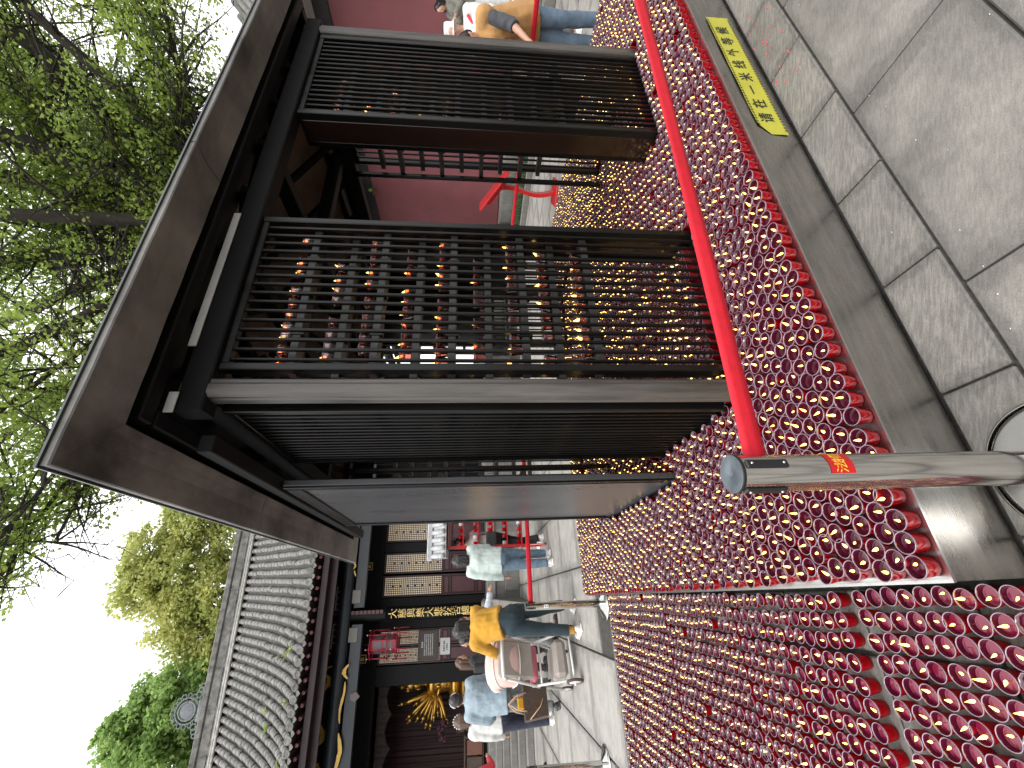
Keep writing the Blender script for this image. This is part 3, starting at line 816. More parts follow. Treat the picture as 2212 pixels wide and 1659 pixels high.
# candle cups on the shelves
me_sc = cup_mesh(14); me_oil_s = me_oil_t.copy(); me_oil_s.materials.clear(); me_oil_s.materials.append(mat('glow_tinted_oil', (.20,.07,.02), .15, spec=.7))  # oil coloured amber to imitate the glow of the flame
m_votive = mat('glow_tinted_votive', (.30,.13,.075), .12, trans=.5, spec=.8)
for mm in (m_glow_tint, m_glow_tint, m_rim): me_sc.materials.append(mm)
near = [q for q in shelf_cups]
near.sort(key=lambda q: -proj_size(q[0].x, q[0].y, q[0].z))
for q, k in near[:220]:
    c = bpy.data.objects.new('shelf_candle', me_sc); COL.objects.link(c); c.location = PW(q.x, q.y, q.z); c.rotation_euler = (0,0,random.uniform(0,6))
    tag(c, 'small candle cup on a shelf behind the black slats', 'candle', 'candle cups on the pavilion shelves')
    o = bpy.data.objects.new('oil', me_oil_s); COL.objects.link(o); o.parent = c
    if random.random() < .72:
        f = bpy.data.objects.new('flame', random.choice(me_flames)); COL.objects.link(f); f.parent = c; s = random.uniform(1.5,2.2); f.scale = (s,s,s); f.location.z = -.040*(s-1)
# ------------------------------------------------------------------ temple hall on the left
hall = empty('temple_hall', (H0[0], H0[1], 0), HA, 'dark timber temple hall with grey tiled roof and carved eaves', 'temple')
FZ = .95
m_hstone = stone_mat('hall_base_stone', (.25,.24,.225), -HA, 40, lines=.3)
m_hwood = mat('black_hall_timber', (.006,.006,.0065), .38, noise=(3,.4), rough2=.5, spec=.16)
m_teal = mat('blue_black_beam', (.020,.027,.036), .32, noise=(3,.35), rough2=.45)
m_maroon = mat('maroon_lacquer', (.075,.014,.020), .32, noise=(4,.25), rough2=.42)
m_maroon_d = mat('dark_maroon_wood', (.030,.009,.011), .4, noise=(4,.3))
m_purple = mat('purple_brown_fascia', (.040,.022,.026), .5, noise=(4,.3))
m_pink = mat('faded_red_rafter_end', (.26,.095,.11), .6, rnd=.35)
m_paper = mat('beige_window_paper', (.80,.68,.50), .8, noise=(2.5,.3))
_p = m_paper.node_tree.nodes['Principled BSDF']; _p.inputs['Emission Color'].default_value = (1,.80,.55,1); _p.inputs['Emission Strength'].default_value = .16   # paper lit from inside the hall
m_rooftile = mat('grey_roof_tile', (.19,.185,.175), .75, noise=(9,.38), bump=(60,.2), rnd=.22)
m_pan = mat('dark_pan_tile', (.075,.073,.068), .85, noise=(12,.5))
m_ridge = mat('weathered_ridge', (.06,.058,.054), .85, noise=(4.5,.55), col2=(.24,.235,.22), bump=(25,.4), stretch=(1,1,1))
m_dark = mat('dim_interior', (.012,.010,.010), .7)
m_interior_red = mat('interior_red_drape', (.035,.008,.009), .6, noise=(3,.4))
# stone base
def hb(name, x0,x1,y0,y1,z0,z1, mtl, par=None, bev=.008):
    return MB().bbox(x0,x1,y0,y1,z0,z1,bev).build(name, mtl, par or hall)
hb('stone_base', -9, 7, .02, 12, -.01, .70, m_hstone)
k = -9
while k < 6.9:
    hb('coping_stone', k, k+1.30, -.05, .9, .702, FZ, m_hstone, bev=.012); k += 1.31
hb('floor_stone', -9, 7, .905, 12, .702, FZ-.004, m_hstone)
for k in range(6):       # plinth blocks right of the stair
    hb('plinth_block', -.62+1.2*k, .56+1.2*k, -.04, .018, .0, .42, m_hstone)
NS = 6
for i in range(NS-1):
    z1 = FZ/NS*(i+1); yf = -1.9 + .34*i
    hb('step', -8.0, -1.05, yf, yf+.36, z1-FZ/NS+.002, z1, m_hstone, bev=.012)
    hb('step_core', -7.9, -1.15, yf+.362, -.052, z1-FZ/NS+.002, z1-.003, m_hstone)
MB().prism([(-1.04,0),(-.80,0),(-.80,.99),(-1.04,.99)], -.30, -.06).build('stair_block', m_hstone, hall)
b = MB(); b.add([(-1.04,-2.0,0),(-.78,-2.0,0),(-.78,-.31,0),(-1.04,-.31,0),(-1.04,-2.0,.20),(-.78,-2.0,.20),(-.78,-.31,.98),(-1.04,-.31,.98)], [(0,3,2,1),(4,5,6,7),(0,1,5,4),(1,2,6,5),(2,3,7,6),(3,0,4,7)]); b.build('stair_cheek', m_hstone, hall)
# columns
for s in (-1.13, 3.4, -7.0):
    b = MB(); b.lathe([(.17,FZ+.16),(.175,2.2),(.165,5.72)], 24, c=(s,.8,0)); col = b.build('column', m_hwood, hall, True)
    b = MB(); b.lathe([(.30,FZ),(.31,FZ+.06),(.24,FZ+.14),(.20,FZ+.165),(.0,FZ+.165)], 24, c=(s,.8,0)); b.build('column_base', m_hstone, col, True)
# couplet board on the near column with gilt characters
b = MB(); vs=[]; fs=[]; n=14; r=.205
for i in range(n+1):
    t = R(-168) + R(156)*i/n
    for z in (1.02, 3.90):
        vs.append((-1.13 + r*math.cos(t), .8 + r*math.sin(t), z)); vs.append((-1.13 + (r-.03)*math.cos(t), .8 + (r-.03)*math.sin(t), z))
for i in range(n):
    q = 4*i
    fs += [(q,q+4,q+6,q+2),(q+1,q+3,q+7,q+5),(q,q+1,q+5,q+4),(q+2,q+6,q+7,q+3)]
fs += [(0,2,3,1),(4*n,4*n+1,4*n+3,4*n+2)]
b.add(vs, fs); cb = b.build('couplet_board', m_hwood, hall, True, fix=True)
m_gilt = mat('gilt_letter', (.74,.55,.20), .42, .25)
for i, ch in enumerate('大慈與樂大悲拔苦總是'):
    me = text_mesh(ch, .262, .008, .006)
    for v in me.vertices:
        x, y, d = v.co; t = R(-90+4) + x/(r+.004)
        v.co = (-1.13 + (r+.004+max(d,0))*math.cos(t), .8 + (r+.004+max(d,0))*math.sin(t), 3.66 - .262*i + y)
    link('letter', me, cb, m_gilt)
b = MB()
for i in range(14): b.box(-1.16,-1.10,.600-.03,.612-.03,3.95+.115*i,4.04+.115*i)
for i in range(14):
    MB().bbox(-1.10,-1.00,.605,.628,3.96+.115*i,4.06+.115*i,.004).build('batten', m_maroon, cb)
# architraves and carved boards
zz = 5.02
b = MB(); b.tube((-9,.62,zz+.03), (7,.62,zz+.03), .175, n=22); b.build('round_beam', m_teal, hall, True)
hb('lower_beam', -9, -1.34, .56, .70, 4.50, 4.80, m_teal); hb('lower_beam', -.92, 7, .56, .70, 4.50, 4.80, m_teal)
for (s0,s1) in ((-.80,-.45),(-1.78,-1.42)): hb('pale_board', s0, s1, .535, .555, 4.62, 4.86, mat('pale_grey_board', (.22,.21,.19), .7))
hb('bracket_board', -9, 7, .66, .74, 5.20, 5.66, m_hwood)
def ornament(pts, y, th, name='gilt_carving', mtl=m_goldpaint, par=hall):
    n = len(pts); mb = MB(); mb.prism(pts, y, y+th); return mb.build(name, mtl, par, fix=True)
# stepped fretwork brackets beside the column
m_fret = mat('dusty_grey_fret', (.17,.15,.145), .7)
for sgn in (-1, 1):
    x = -1.13 + sgn*.17
    for (dx0,dx1,z0,z1) in ((0,.62,5.30,5.335),(0,.035,5.14,5.298),(.14,.175,5.19,5.298),(.30,.335,5.14,5.298),(.17,.30,5.17,5.20),(.46,.495,5.20,5.298),(.05,.4,5.42,5.45),(.40,.435,5.34,5.45)):
        xs = sorted((x+sgn*dx0, x+sgn*dx1)); hb('fret_bar', xs[0], xs[1], .575, .60, z0, z1, m_fret, bev=.003)
# gilt dragons, phoenix tails and whiskers along the beams
def wave_orn(x, z, L, hgt, seed, y=.555):
    rr = random.Random(seed); pts_u=[]; pts_l=[]
    n = 12
    for i in range(n+1):
        t = i/n; e = math.sin(math.pi*t)**.7
        c = z + hgt*.35*math.sin(t*5+seed)
        pts_u.append((x+L*t, c + hgt*(.10+.32*e)*rr.uniform(.7,1.1))); pts_l.append((x+L*t, c - hgt*(.06+.25*e)*rr.uniform(.6,1.1)))
    ornament(pts_u + pts_l[::-1], y, .03)
for i, (x, z, L, hgt) in enumerate(((.95,5.34,.30,.20),(.45,5.38,.36,.18),(.12,4.86,.20,.08),(-.08,4.82,.16,.06),(-2.05,5.36,.18,.10),(-2.42,5.33,.10,.34),(-2.95,5.33,.42,.26),(-4.08,5.34,.50,.30),(-4.6,5.3,.16,.12),(-2.62,4.80,.34,.16),(-3.6,4.83,.92,.10),(-4.75,4.82,.95,.16),(-5.9,4.82,.8,.14),(-5.3,5.35,.4,.25))):
    wave_orn(x, z, L, hgt, i*1.3, .435 if z < 5.0 else .60)
for (x,z) in ((-3.05,4.52),(-5.0,4.52)): ornament([(x-.12,z),(x,z-.12),(x+.12,z),(x+.06,z+.13),(x-.06,z+.13)], .50, .05, 'bracket_tip', m_fret)
# small framed plaques
for (s0,s1,z0,z1) in ((.07,.31,4.74,4.96),(-2.62,-2.38,4.70,4.95)):
    p = hb('plaque', s0, s1, 2.42, 2.45, z0, z1, m_hwood)
    for (a0,a1,c0,c1) in ((s0,s1,z0,z0+.03),(s0,s1,z1-.03,z1),(s0,s0+.03,z0+.031,z1-.031),(s1-.03,s1,z0+.031,z1-.031)): hb('gilt_frame', a0,a1,2.405,2.419,c0,c1, m_goldpaint, p, .002)
    ornament([((s0+s1)/2-.05,z0+.06),((s0+s1)/2+.05,z0+.07),((s0+s1)/2+.03,z1-.06),((s0+s1)/2-.06,z1-.08)], 2.408, .01, 'emblem', m_goldpaint, p)
# front wall with doors
WY = 2.6
hb('lintel_wall', -9, 7, WY, WY+.15, 4.42, 5.7, m_hwood)
hb('porch_ceiling', -9, 7, .75, WY-.002, 5.56, 5.62, m_hwood)
for (s0,s1) in ((-3.30,-2.76),(-1.74,-.82),(.60,.92),(1.62,1.9),(3.2,7.0)): hb('wall_post', s0, s1, WY-.02, WY+.14, FZ, 4.419, m_hwood)
def door_leaf(s0, s1):
    d = hb('door_leaf', s0, s1, WY+.06, WY+.10, FZ, 4.418, m_maroon_d)
    y1 = WY+.058
    for (a0,a1,z0,z1) in ((s0,s0+.05,FZ,4.41),(s1-.05,s1,FZ,4.41)): hb('stile', a0,a1,WY+.02,y1,z0,z1,m_maroon_d,d)
    for z in (FZ+.02, 1.20, 2.10, 2.36, 4.34): hb('rail', s0+.051,s1-.051,WY+.025,y1,z,z+.065,m_maroon_d,d)
    hb('raised_panel', s0+.075,s1-.075,WY+.035,y1,1.30,2.08,m_maroon,d,.014); hb('raised_panel', s0+.075,s1-.075,WY+.035,y1,2.185,2.345,m_maroon,d,.012); hb('raised_panel', s0+.075,s1-.075,WY+.035,y1,1.04,1.19,m_maroon,d,.012)
    x0, x1, z0, z1 = s0+.052, s1-.052, 2.43, 4.335
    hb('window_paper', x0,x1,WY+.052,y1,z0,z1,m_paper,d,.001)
    g = MB(); nx = 9; nz = int(round((z1-z0)/(x1-x0)*nx)); w = (x1-x0)/nx*.17
    for i in range(nx+1): g.box(x0+(x1-x0)*i/nx-w, x0+(x1-x0)*i/nx+w, WY+.036, WY+.048, z0, z1)
    for j in range(nz+1): g.box(x0, x1, WY+.0355, WY+.0475, z0+(z1-z0)*j/nz-w, z0+(z1-z0)*j/nz+w)
    for j in range(2, nz-1, 4):
        i = (j*3//2) % (nx-3) + 1
        cx = x0+(x1-x0)*(i+.5)/nx; cz = z0+(z1-z0)*(j+.5)/nz; q = (x1-x0)/nx*.8
        g.add([(cx-q,WY+.034,cz),(cx,WY+.034,cz-q),(cx+q,WY+.034,cz),(cx,WY+.034,cz+q)], [(0,1,2,3)])
    la = g.build('lattice', m_maroon_d, d); la['kind'] = 'stuff'
for (s0,s1) in ((-.08,.58),(-.80,-.14),(.94,1.60),(1.92,2.54),(2.56,3.18),(-2.24,-1.76),(-2.74,-2.26)): door_leaf(s0, s1)
# notice board, white notice, hanging lantern
nb = hb('notice_board', -2.66, -1.80, WY-.06, WY-.02, 2.46, 3.12, mat('brown_notice_board', (.055,.032,.028), .5, noise=(6,.3)))
hb('notice_face', -2.58, -1.84, WY-.068, WY-.0605, 2.53, 3.05, mat('dim_violet_print', (.075,.06,.062), .6), nb, .001)
m_print = mat('white_print', (.6,.6,.58), .6)
def sign_text(txt, size, x, z, y, par, mtl, ax='CENTER'):
    me = text_mesh(txt, size, 0); o = link('letter', me, par, mtl); o.location = (x, y, z); o.rotation_euler = (R(90),0,0); return o
def print_lines(rows, y, par, mtl, hgt):
    b = MB()
    for (x0, x1, z) in rows:          # rows of print too small to read
        x = x0
        while x < x1:
            w = random.uniform(.6,.95)*hgt; b.add([(x,y,z),(x+w,y,z),(x+w,y,z+hgt*random.uniform(.7,1)),(x,y,z+hgt)], [(0,1,2,3)]); x += hgt*1.12
    o = b.build('print', mtl, par); o['kind'] = 'stuff'
print_lines([(-2.30,-2.12,2.965)], WY-.070, nb, m_print, .055)
print_lines([(-2.52,-1.92,2.90-.062*i) for i in range(5)], WY-.0702, nb, m_print, .030)
wn_ = hb('white_notice', -2.53, -2.06, WY-.012, WY+.018, 2.10, 2.42, mat('white_card', (.62,.62,.62), .5), None, .002)
print_lines([(-2.44,-2.16,2.27),(-2.40,-2.2,2.18)], WY-.0135, wn_, m_ink, .045)
# dim room behind
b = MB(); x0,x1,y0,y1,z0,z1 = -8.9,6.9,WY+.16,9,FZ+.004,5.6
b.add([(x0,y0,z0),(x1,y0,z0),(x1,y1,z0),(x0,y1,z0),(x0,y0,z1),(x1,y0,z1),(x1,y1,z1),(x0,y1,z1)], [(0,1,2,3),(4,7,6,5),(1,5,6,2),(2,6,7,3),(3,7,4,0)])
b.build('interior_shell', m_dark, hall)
hb('side_wall', -9, -8.9, .9, 12, FZ, 9, m_hwood); hb('side_wall', 6.9, 7, .9, 12, FZ, 9, m_hwood); hb('back_wall', -9, 7, 9.02, 9.2, FZ, 5.6, m_hwood)
b = MB(); vs=[]; n=60
for i in range(n+1):
    x = -6.9 + 3.4*i/n; y = 5.6 + .05*math.sin(i*1.9)
    vs += [(x, y, 1.2), (x, y, 4.6)]
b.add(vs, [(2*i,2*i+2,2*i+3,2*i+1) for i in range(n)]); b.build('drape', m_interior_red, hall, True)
b = MB(); vs=[]
for i in range(n+1):
    x = -6.9 + 3.6*i/n; y = 3.3 + .03*math.sin(i*1.3); dz = .18*abs(math.sin(i*math.pi/15))
    vs += [(x, y, 3.95+dz), (x, y, 4.41)]
b.add(vs, [(2*i,2*i+2,2*i+3,2*i+1) for i in range(n)]); b.build('valance', mat('brown_brocade', (.035,.02,.018), .6, noise=(8,.5)), hall, True)
# ---- roof
SL0, SL1 = -9.4, 7.6
def rc(t):   # eave to ridge
    return -.92 + 5.32*t, 5.60 + 4.05*(.70*t + .30*t*t)
roofm = MB(); NT_ = 22; pitch = .257; n_rib = int((SL1-SL0)/pitch)
vs=[]; fs=[]
cols = n_rib*4+1
for j in range(NT_+1):
    d, z = rc(j/NT_)
    for i in range(cols):
        x = SL0 + pitch*i/4; w = (0,-.03,-.045,-.03)[i%4]
        vs.append((x, d, z + w - .01))
for j in range(NT_):
    for i in range(cols-1): fs.append((j*cols+i, j*cols+i+1, (j+1)*cols+i+1, (j+1)*cols+i))
roofm.add(vs, fs); hroof = roofm.build('roof', m_pan, hall, True)
# back slope so that the roof is a solid
b = MB(); d1, z1 = rc(1); b.add([(SL0,d1,z1),(SL1,d1,z1),(SL1,12.5,5.6),(SL0,12.5,5.6)], [(0,1,2,3)]); b.build('back_slope', m_pan, hroof)
b = MB(); b.add([(SL0,-.90,5.585),(SL1,-.90,5.585),(SL1,.75,5.62),(SL0,.75,5.62)], [(0,3,2,1)]); b.build('eave_boarding', m_purple, hroof)
LT = (5.32/NT_)
def tile_geo():
    mb = MB(); n=7; vs=[]; fs=[]
    for (y, r) in ((0,.088),(LT*1.32,.074)):
        for k in range(n+1):
            t = math.pi*k/n; vs.append((r*math.cos(t), y, r*math.sin(t)*.95))
    for k in range(n): fs.append((k, n+1+k, n+2+k, k+1))
    for k in range(n+1):
        t = math.pi*k/n; vs.append((.070*math.cos(t), 0, .070*math.sin(t)*.9))
    for k in range(n): fs.append((k, k+1, 2*n+2+k+1, 2*n+2+k))
    mb.add(vs, fs); return mb
tg_ = tile_geo(); me_tile = tg_.mesh('roof_tile', True); me_tile.materials.append(m_rooftile)
tiles = []
for i in range(n_rib):
    x = SL0 + pitch*(i) 
    for j in range(NT_):
        t = j/NT_; d, z = rc(t); d2, z2 = rc((j+1)/NT_)
        tiles.append((x, d, z+.006, math.atan2(z2-z, d2-d), j))
def hview(x, y, z):
    w = Vector((H0[0] + x*math.cos(HA) - y*math.sin(HA), H0[1] + x*math.sin(HA) + y*math.cos(HA), z))
    dd = w.y*math.cos(PITCH) - (w.z-CAM_H)*math.sin(PITCH); u = 829.5 + 919*w.x/dd
    return (1/dd) if -10 < u < 500 else 0
tiles.sort(key=lambda q: -hview(q[0], q[1], q[2]))
for (x,d,z,sl,j) in tiles[:290]:
    o = bpy.data.objects.new('roof_tile', me_tile); COL.objects.link(o); o.parent = hroof
    o.location = (x + random.gauss(0,.006), d + random.gauss(0,.004), z + random.gauss(0,.003)); o.rotation_euler = (sl, random.gauss(0,.03), random.gauss(0,.02)); s = random.uniform(.96,1.05); o.scale = (s,1,s)
rest = MB()
for (x,d,z,sl,j) in tiles[290:]:
    M = Matrix.Translation((x + random.gauss(0,.006), d, z + random.gauss(0,.003))) @ Matrix.Rotation(sl, 4, 'X') @ Matrix.Rotation(random.gauss(0,.03), 4, 'Y')
    rest.add([M @ Vector(p) for p in tg_.v], tg_.f)
o = rest.build('roof_tile_field', m_rooftile, hroof, True); o['kind'] = 'stuff'
# round end tiles, drip tiles, rafter ends
mb = MB(); mb.lathe([(0,.012),(.05,.010),(.062,.004),(.070,.014),(.088,.012),(.090,-.02)], 16); me_disc = mb.mesh('end_tile', True); me_disc.materials.append(m_rooftile)
mb = MB(); mb.prism([(-.075,.0),(-.06,-.055),(0,-.10),(.06,-.055),(.075,.0),(.04,-.018),(-.04,-.018)], 0, .02); me_drip = mb.mesh('drip_tile'); me_drip.materials.append(m_rooftile)
mb = MB(); mb.lathe([(0,0),(.045,0),(.047,.01),(.047,1.2)], 12); me_raf = mb.mesh('rafter_end', True); me_raf.materials.append(m_purple)
mb = MB(); mb.lathe([(0,-.004),(.040,-.003),(.044,0)], 12); me_rafe = mb.mesh('painted_end', True); me_rafe.materials.append(m_pink)
for i in range(n_rib):
    x = SL0 + pitch*i
    if not hview(x, -.9, 5.5) and not (-6 < x < 4): continue
    o = bpy.data.objects.new('end_tile', me_disc); COL.objects.link(o); o.parent = hroof; o.location = (x+random.gauss(0,.006), -.935, 5.60+.038); o.rotation_euler = (R(90)-.1+random.gauss(0,.05),random.gauss(0,.05),0)
    o = bpy.data.objects.new('drip_tile', me_drip); COL.objects.link(o); o.parent = hroof; o.location = (x+pitch/2+random.gauss(0,.006), -.945, 5.60); o.rotation_euler = (random.gauss(0,.06),0,0)
    o = bpy.data.objects.new('rafter', me_raf); COL.objects.link(o); o.parent = hroof; o.location = (x+.09, -.74, 5.49); o.rotation_euler = (R(-90),0,0)
    o = bpy.data.objects.new('rafter_paint', me_rafe); COL.objects.link(o); o.parent = hroof; o.location = (x+.09, -.742, 5.49); o.rotation_euler = (R(-90),0,0)
hb('fascia_board', -9.4, 7.6, -.60, -.56, 5.28, 5.44, m_purple, hroof); hb('fascia_board', -9.4, 7.6, -.30, -.26, 5.12, 5.38, m_purple, hroof)
hb('eave_purlin', -9.4, 7.6, -.26, .60, 5.385, 5.44, m_hwood, hroof)
# ridge
d1, z1 = rc(1)
hb('ridge_beam', SL0, SL1, d1-.14, d1+.14, z1-.02, z1+.16, m_ridge, hroof, .02); hb('ridge_beam', SL0, SL1, d1-.11, d1+.11, z1+.162, z1+.46, m_ridge, hroof, .01); hb('ridge_cap', SL0, SL1, d1-.16, d1+.16, z1+.462, z1+.66, m_ridge, hroof, .03)
b = MB(); b.tube((SL0,d1-.16,z1+.05),(SL1,d1-.16,z1+.05),.045,n=8); b.tube((SL0,d1-.20,z1-.04),(SL1,d1-.20,z1-.04),.05,n=8); q = b.build('ridge_moulding', mat('pale_mortar', (.34,.33,.31), .8, noise=(8,.4)), hroof, True); q['kind']='stuff'
x = SL0+.2
while x < SL1-.8:
    L_ = random.uniform(.5,1.1)
    ornament([(x,z1+.17),(x+L_,z1+.17),(x+L_-.06,z1+.40),(x+.05,z1+.43)], d1-.135-random.uniform(0,.02), .03, 'ridge_relief', m_ridge, hroof); x += L_ + random.uniform(.05,.5)
# openwork medallion on the ridge
med = MB(); mc = Vector((-4.0, d1, z1+1.12))
def ring(mb, c, R_, r, n=28, m_=8):
    pts = [(c.x+R_*math.cos(6.2832*i/n), c.y, c.z+R_*math.sin(6.2832*i/n)) for i in range(n+1)]; mb.pipe(pts, r, m_)
ring(med, mc, .26, .035); ring(med, mc, .36, .022)
med.ball(mc, .25, .03, .25, n=16, k=8)
for i in range(16):
    t = 6.2832*i/16; p = mc + Vector((.43*math.cos(t),0,.43*math.sin(t))); ring(med, p, .065, .018, 10, 6)
for sgn in (-1,1):
    for k in range(3): ring(med, mc + Vector((sgn*(.45+.12*k),0,-.30-.03*k)), .09-.015*k, .022, 12, 6)
med.box(mc.x-.3, mc.x+.3, d1-.05, d1+.05, z1+.661, z1+.78)
md = med.build('ridge_medallion', mat('blue_grey_ornament', (.15,.165,.18), .7, noise=(15,.3)), hroof, True); md['kind'] = 'stuff'
# ------------------------------------------------------------------ red wall building on the right
m_redwall = mat('red_plaster', (.175,.052,.058), .75, noise=(1.6,.14), bump=(120,.12))
m_eave_shadow = mat('painted_eave_shadow', (.020,.017,.018), .7, noise=(4,.5), stretch=(1,1,.2))
m_plinth = stone_mat('plinth_stone', (.24,.232,.21), -A, 30, lines=.2)
rw = empty('red_wall_building', (C0[0], C0[1], 0), A, 'long building with plain red plaster wall over a grey stone plinth', 'building')
MB().bbox(10.0,10.6,-3,15,.64,4.05,.004).build('wall', m_redwall, rw)
MB().bbox(9.96,10.62,-3,15,4.052,4.42,.01).build('eave_shadow_band', m_eave_shadow, rw)  # black strip paints in the shadow under the eave
k = -3
while k < 15:
    MB().bbox(9.25,10.64,k,k+1.48,.0,.62,.012).build('plinth_block', m_plinth, rw); k += 1.50
for i in range(2): MB().bbox(8.75+.25*i,9.248,-1.0,4.6,.002+.2*i,.2+.2*i,.01).build('step', m_plinth, rw)
b = MB(); b.add([(8.9,-3.3,4.65),(8.9,15.3,4.65),(11.4,15.3,6.3),(11.4,-3.3,6.3),(8.9,-3.3,4.55),(8.9,15.3,4.55),(11.4,15.3,6.2),(11.4,-3.3,6.2)], [(0,3,2,1),(4,5,6,7),(0,1,5,4),(1,2,6,5),(2,3,7,6),(3,0,4,7)])
wr = b.build('roof', m_pan, rw)
mb = MB(); 
for i in range(72):
    y = -3.2 + .257*i
    o = MB(); o.tube((8.88,y,4.68),(11.4,y,6.35),.075,n=8)
    ob = o.build('tile_rib', m_rooftile, wr, True)
MB().bbox(8.95,9.05,-3.2,15.2,4.40,4.53,.006).build('eave_beam', mat('pale_eave_board', (.30,.29,.26), .7), wr)
MB().bbox(9.0,10.0,-3.2,15.2,4.47,4.50,.003).build('eave_soffit', m_soffit, wr)
# planter strip along the wall with kerb, grass
pk = MB(); pk.bbox(8.62,8.72,4.9,14,.0,.14,.012); pk.bbox(8.722,9.245,4.9,5.0,.0,.14,.012)
pl_root = empty('planter', (C0[0], C0[1], 0), A, 'narrow stone kerbed planting strip at the foot of the red wall', 'planter')
MB().bbox(8.62,8.72,4.9,14,.0,.14,.012).build('kerb', m_plinth, pl_root); MB().bbox(8.722,9.245,4.9,5.0,.0,.14,.012).build('kerb', m_plinth, pl_root)
MB().box(8.722,9.245,5.002,14,.0,.09).build('soil', mat('soil', (.05,.04,.03), .95, noise=(20,.4)), pl_root)
g = MB()
for _ in range(1500):
    x = random.uniform(8.72,9.22); y = random.uniform(5.02,13); h_ = random.uniform(.15,.42); t = random.uniform(0,6.28); ln = random.uniform(.05,.22); w = .006
    p0 = Vector((x,y,.085)); p1 = p0 + Vector((ln*.35*math.cos(t), ln*.35*math.sin(t), h_*.65)); p2 = p0 + Vector((ln*math.cos(t), ln*math.sin(t), h_*(.9 if ln < .14 else .7)))
    s = Vector((-math.sin(t), math.cos(t), 0))*w
    g.add([p0-s,p0+s,p1+s*.8,p1-s*.8,p2], [(0,1,2,3),(3,2,4)])
gr = g.build('grass', mat('grass_green', (.055,.115,.045), .6, trans=.25), None); gr.location = (C0[0],C0[1],0); gr.rotation_euler = (0,0,A)
tag(gr, 'dark green strappy grass in the planting strip by the wall', 'grass', None, 'stuff')

# ------------------------------------------------------------------ red steel lectern beyond the candles
lw = Vector((3.19, 6.98, 0))
lec = empty('lectern', lw, A+R(30), 'red painted lectern with slanted tray top on a curved flat leg', 'lectern')
b = MB(); b.bbox(-.24,.24,-.20,.20,.0,.03,.006); b.build('foot_plate', m_redsheet, lec)
b = MB(); vs=[]; fs=[]; n=16
for i in range(n+1):
    t = i/n; z = .03 + .88*t; x = .05*math.sin(t*5.2)
    for (dx,dy) in ((-.03,-.10),(.03,-.10),(.03,.10),(-.03,.10)): vs.append((dy, x+dx, z))
for i in range(n):
    for k in range(4): fs.append((i*4+k,i*4+(k+1)%4,(i+1)*4+(k+1)%4,(i+1)*4+k))
b.add(vs, fs); b.build('leg', m_redsheet, lec, fix=True)
M = Matrix.Translation((0,0,1.03)) @ Matrix.Rotation(R(38),4,'X')
b = MB(); b.bbox(-.30,.30,-.36,.36,-.012,.012,.004,M=M); tp = b.build('sloped_top', m_redsheet, lec, fix=True)
b = MB(); b.bbox(-.30,.30,-.375,-.361,-.012,.05,.003,M=M); b.build('book_ledge', m_redsheet, tp, fix=True)
b = MB(); b.bbox(-.22,.22,-.22,.22,-.075,-.0125,.006,M=M); b.build('box', m_redsheet, tp, fix=True)

# ------------------------------------------------------------------ red votive rack with a small tiled roof near the hall
rk = empty('votive_rack', (-2.78, 8.45, 0), HA, 'red steel votive rack with small grey tiled roof beside the hall', 'rack')
for x in (-.42,.42):
    for y in (-.22,.22): MB().bbox(x-.022,x+.022,y-.022,y+.022,0,1.86,.003).build('upright', m_redsheet, rk)
for x in (-.42,.42):
    b = MB(); b.tube((x,-.24,.03),(x,-.52,.03),.02,n=8); b.tube((x,-.5,.04),(x,-.24,.34),.014,n=8); b.build('foot', m_redsheet, rk)
for z in (.42,.70,.98,1.26,1.54,1.80):
    s_ = MB().bbox(-.44,.44,-.24,.24,z,z+.022,.003).build('shelf', m_redsheet, rk)
    if z < 1.7:
        for j in range(7):
            x = -.36+.12*j; b = MB(); b.lathe([(.0,0),(.030,0),(.036,.07),(.030,.075),(.0,.06)],10,c=(x,-.16,z+.023)); b.build('cup', random.choice((m_body,m_body,m_pale,m_redsheet)), s_, True)
rr_ = MB(); rr_.add([(-.60,-.46,1.90),(.60,-.46,1.90),(.60,.0,2.14),(-.60,.0,2.14),(.60,.46,1.90),(-.60,.46,1.90),(-.60,-.46,1.86),(.60,-.46,1.86),(.60,.46,1.86),(-.60,.46,1.86)], [(0,1,2,3),(3,2,4,5),(9,8,7,6),(0,6,7,1),(1,7,8,4,2),(4,8,9,5),(5,9,6,0,3)])
m_pale_tile = mat('pale_grey_tile', (.36,.37,.38), .6, noise=(10,.2))
rr_ = rr_.build('roof', m_pale_tile, rk)
for i in range(9):
    x = -.56+.14*i
    for sg in (-1,1):
        b = MB(); b.tube((x,sg*.48,1.905),(x,0,2.155),.045,n=10); b.build('tile_rib', m_pale_tile, rr_, True)
b = MB(); b.bbox(-.64,.64,-.06,.06,2.13,2.24,.02); b.build('ridge', m_pale_tile, rr_)

# ------------------------------------------------------------------ inside and in front of the hall
def HWv(s, d, z=0): return Vector((H0[0] + s*math.cos(HA) - d*math.sin(HA), H0[1] + s*math.sin(HA) + d*math.cos(HA), z))
sta = empty('gilt_statue', HWv(-3.66, 4.5, FZ), HA, 'golden many-armed statue seated in the dark hall doorway', 'statue')
b = MB()
b.lathe([(.0,.0),(.75,.0),(.72,.25),(.60,.30),(.62,.55),(.74,.70),(.70,.82),(.0,.84)], 24); b.build('lotus_seat', mat('dark_gold', (.42,.25,.05), .4, .8, noise=(12,.3)), sta, True)
b = MB()
b.ball((0,0,1.05), .62,.42,.24, n=20,k=10); b.ball((0,-.02,1.50), .30,.22,.46, n=18,k=10); b.ball((0,-.03,1.85),.36,.20,.20,n=18,k=10)
b.tube((0,0,1.9),(0,-.02,2.2),.10,.09,n=14); b.ball((0,-.03,2.38),.17,.18,.23,n=18,k=12)
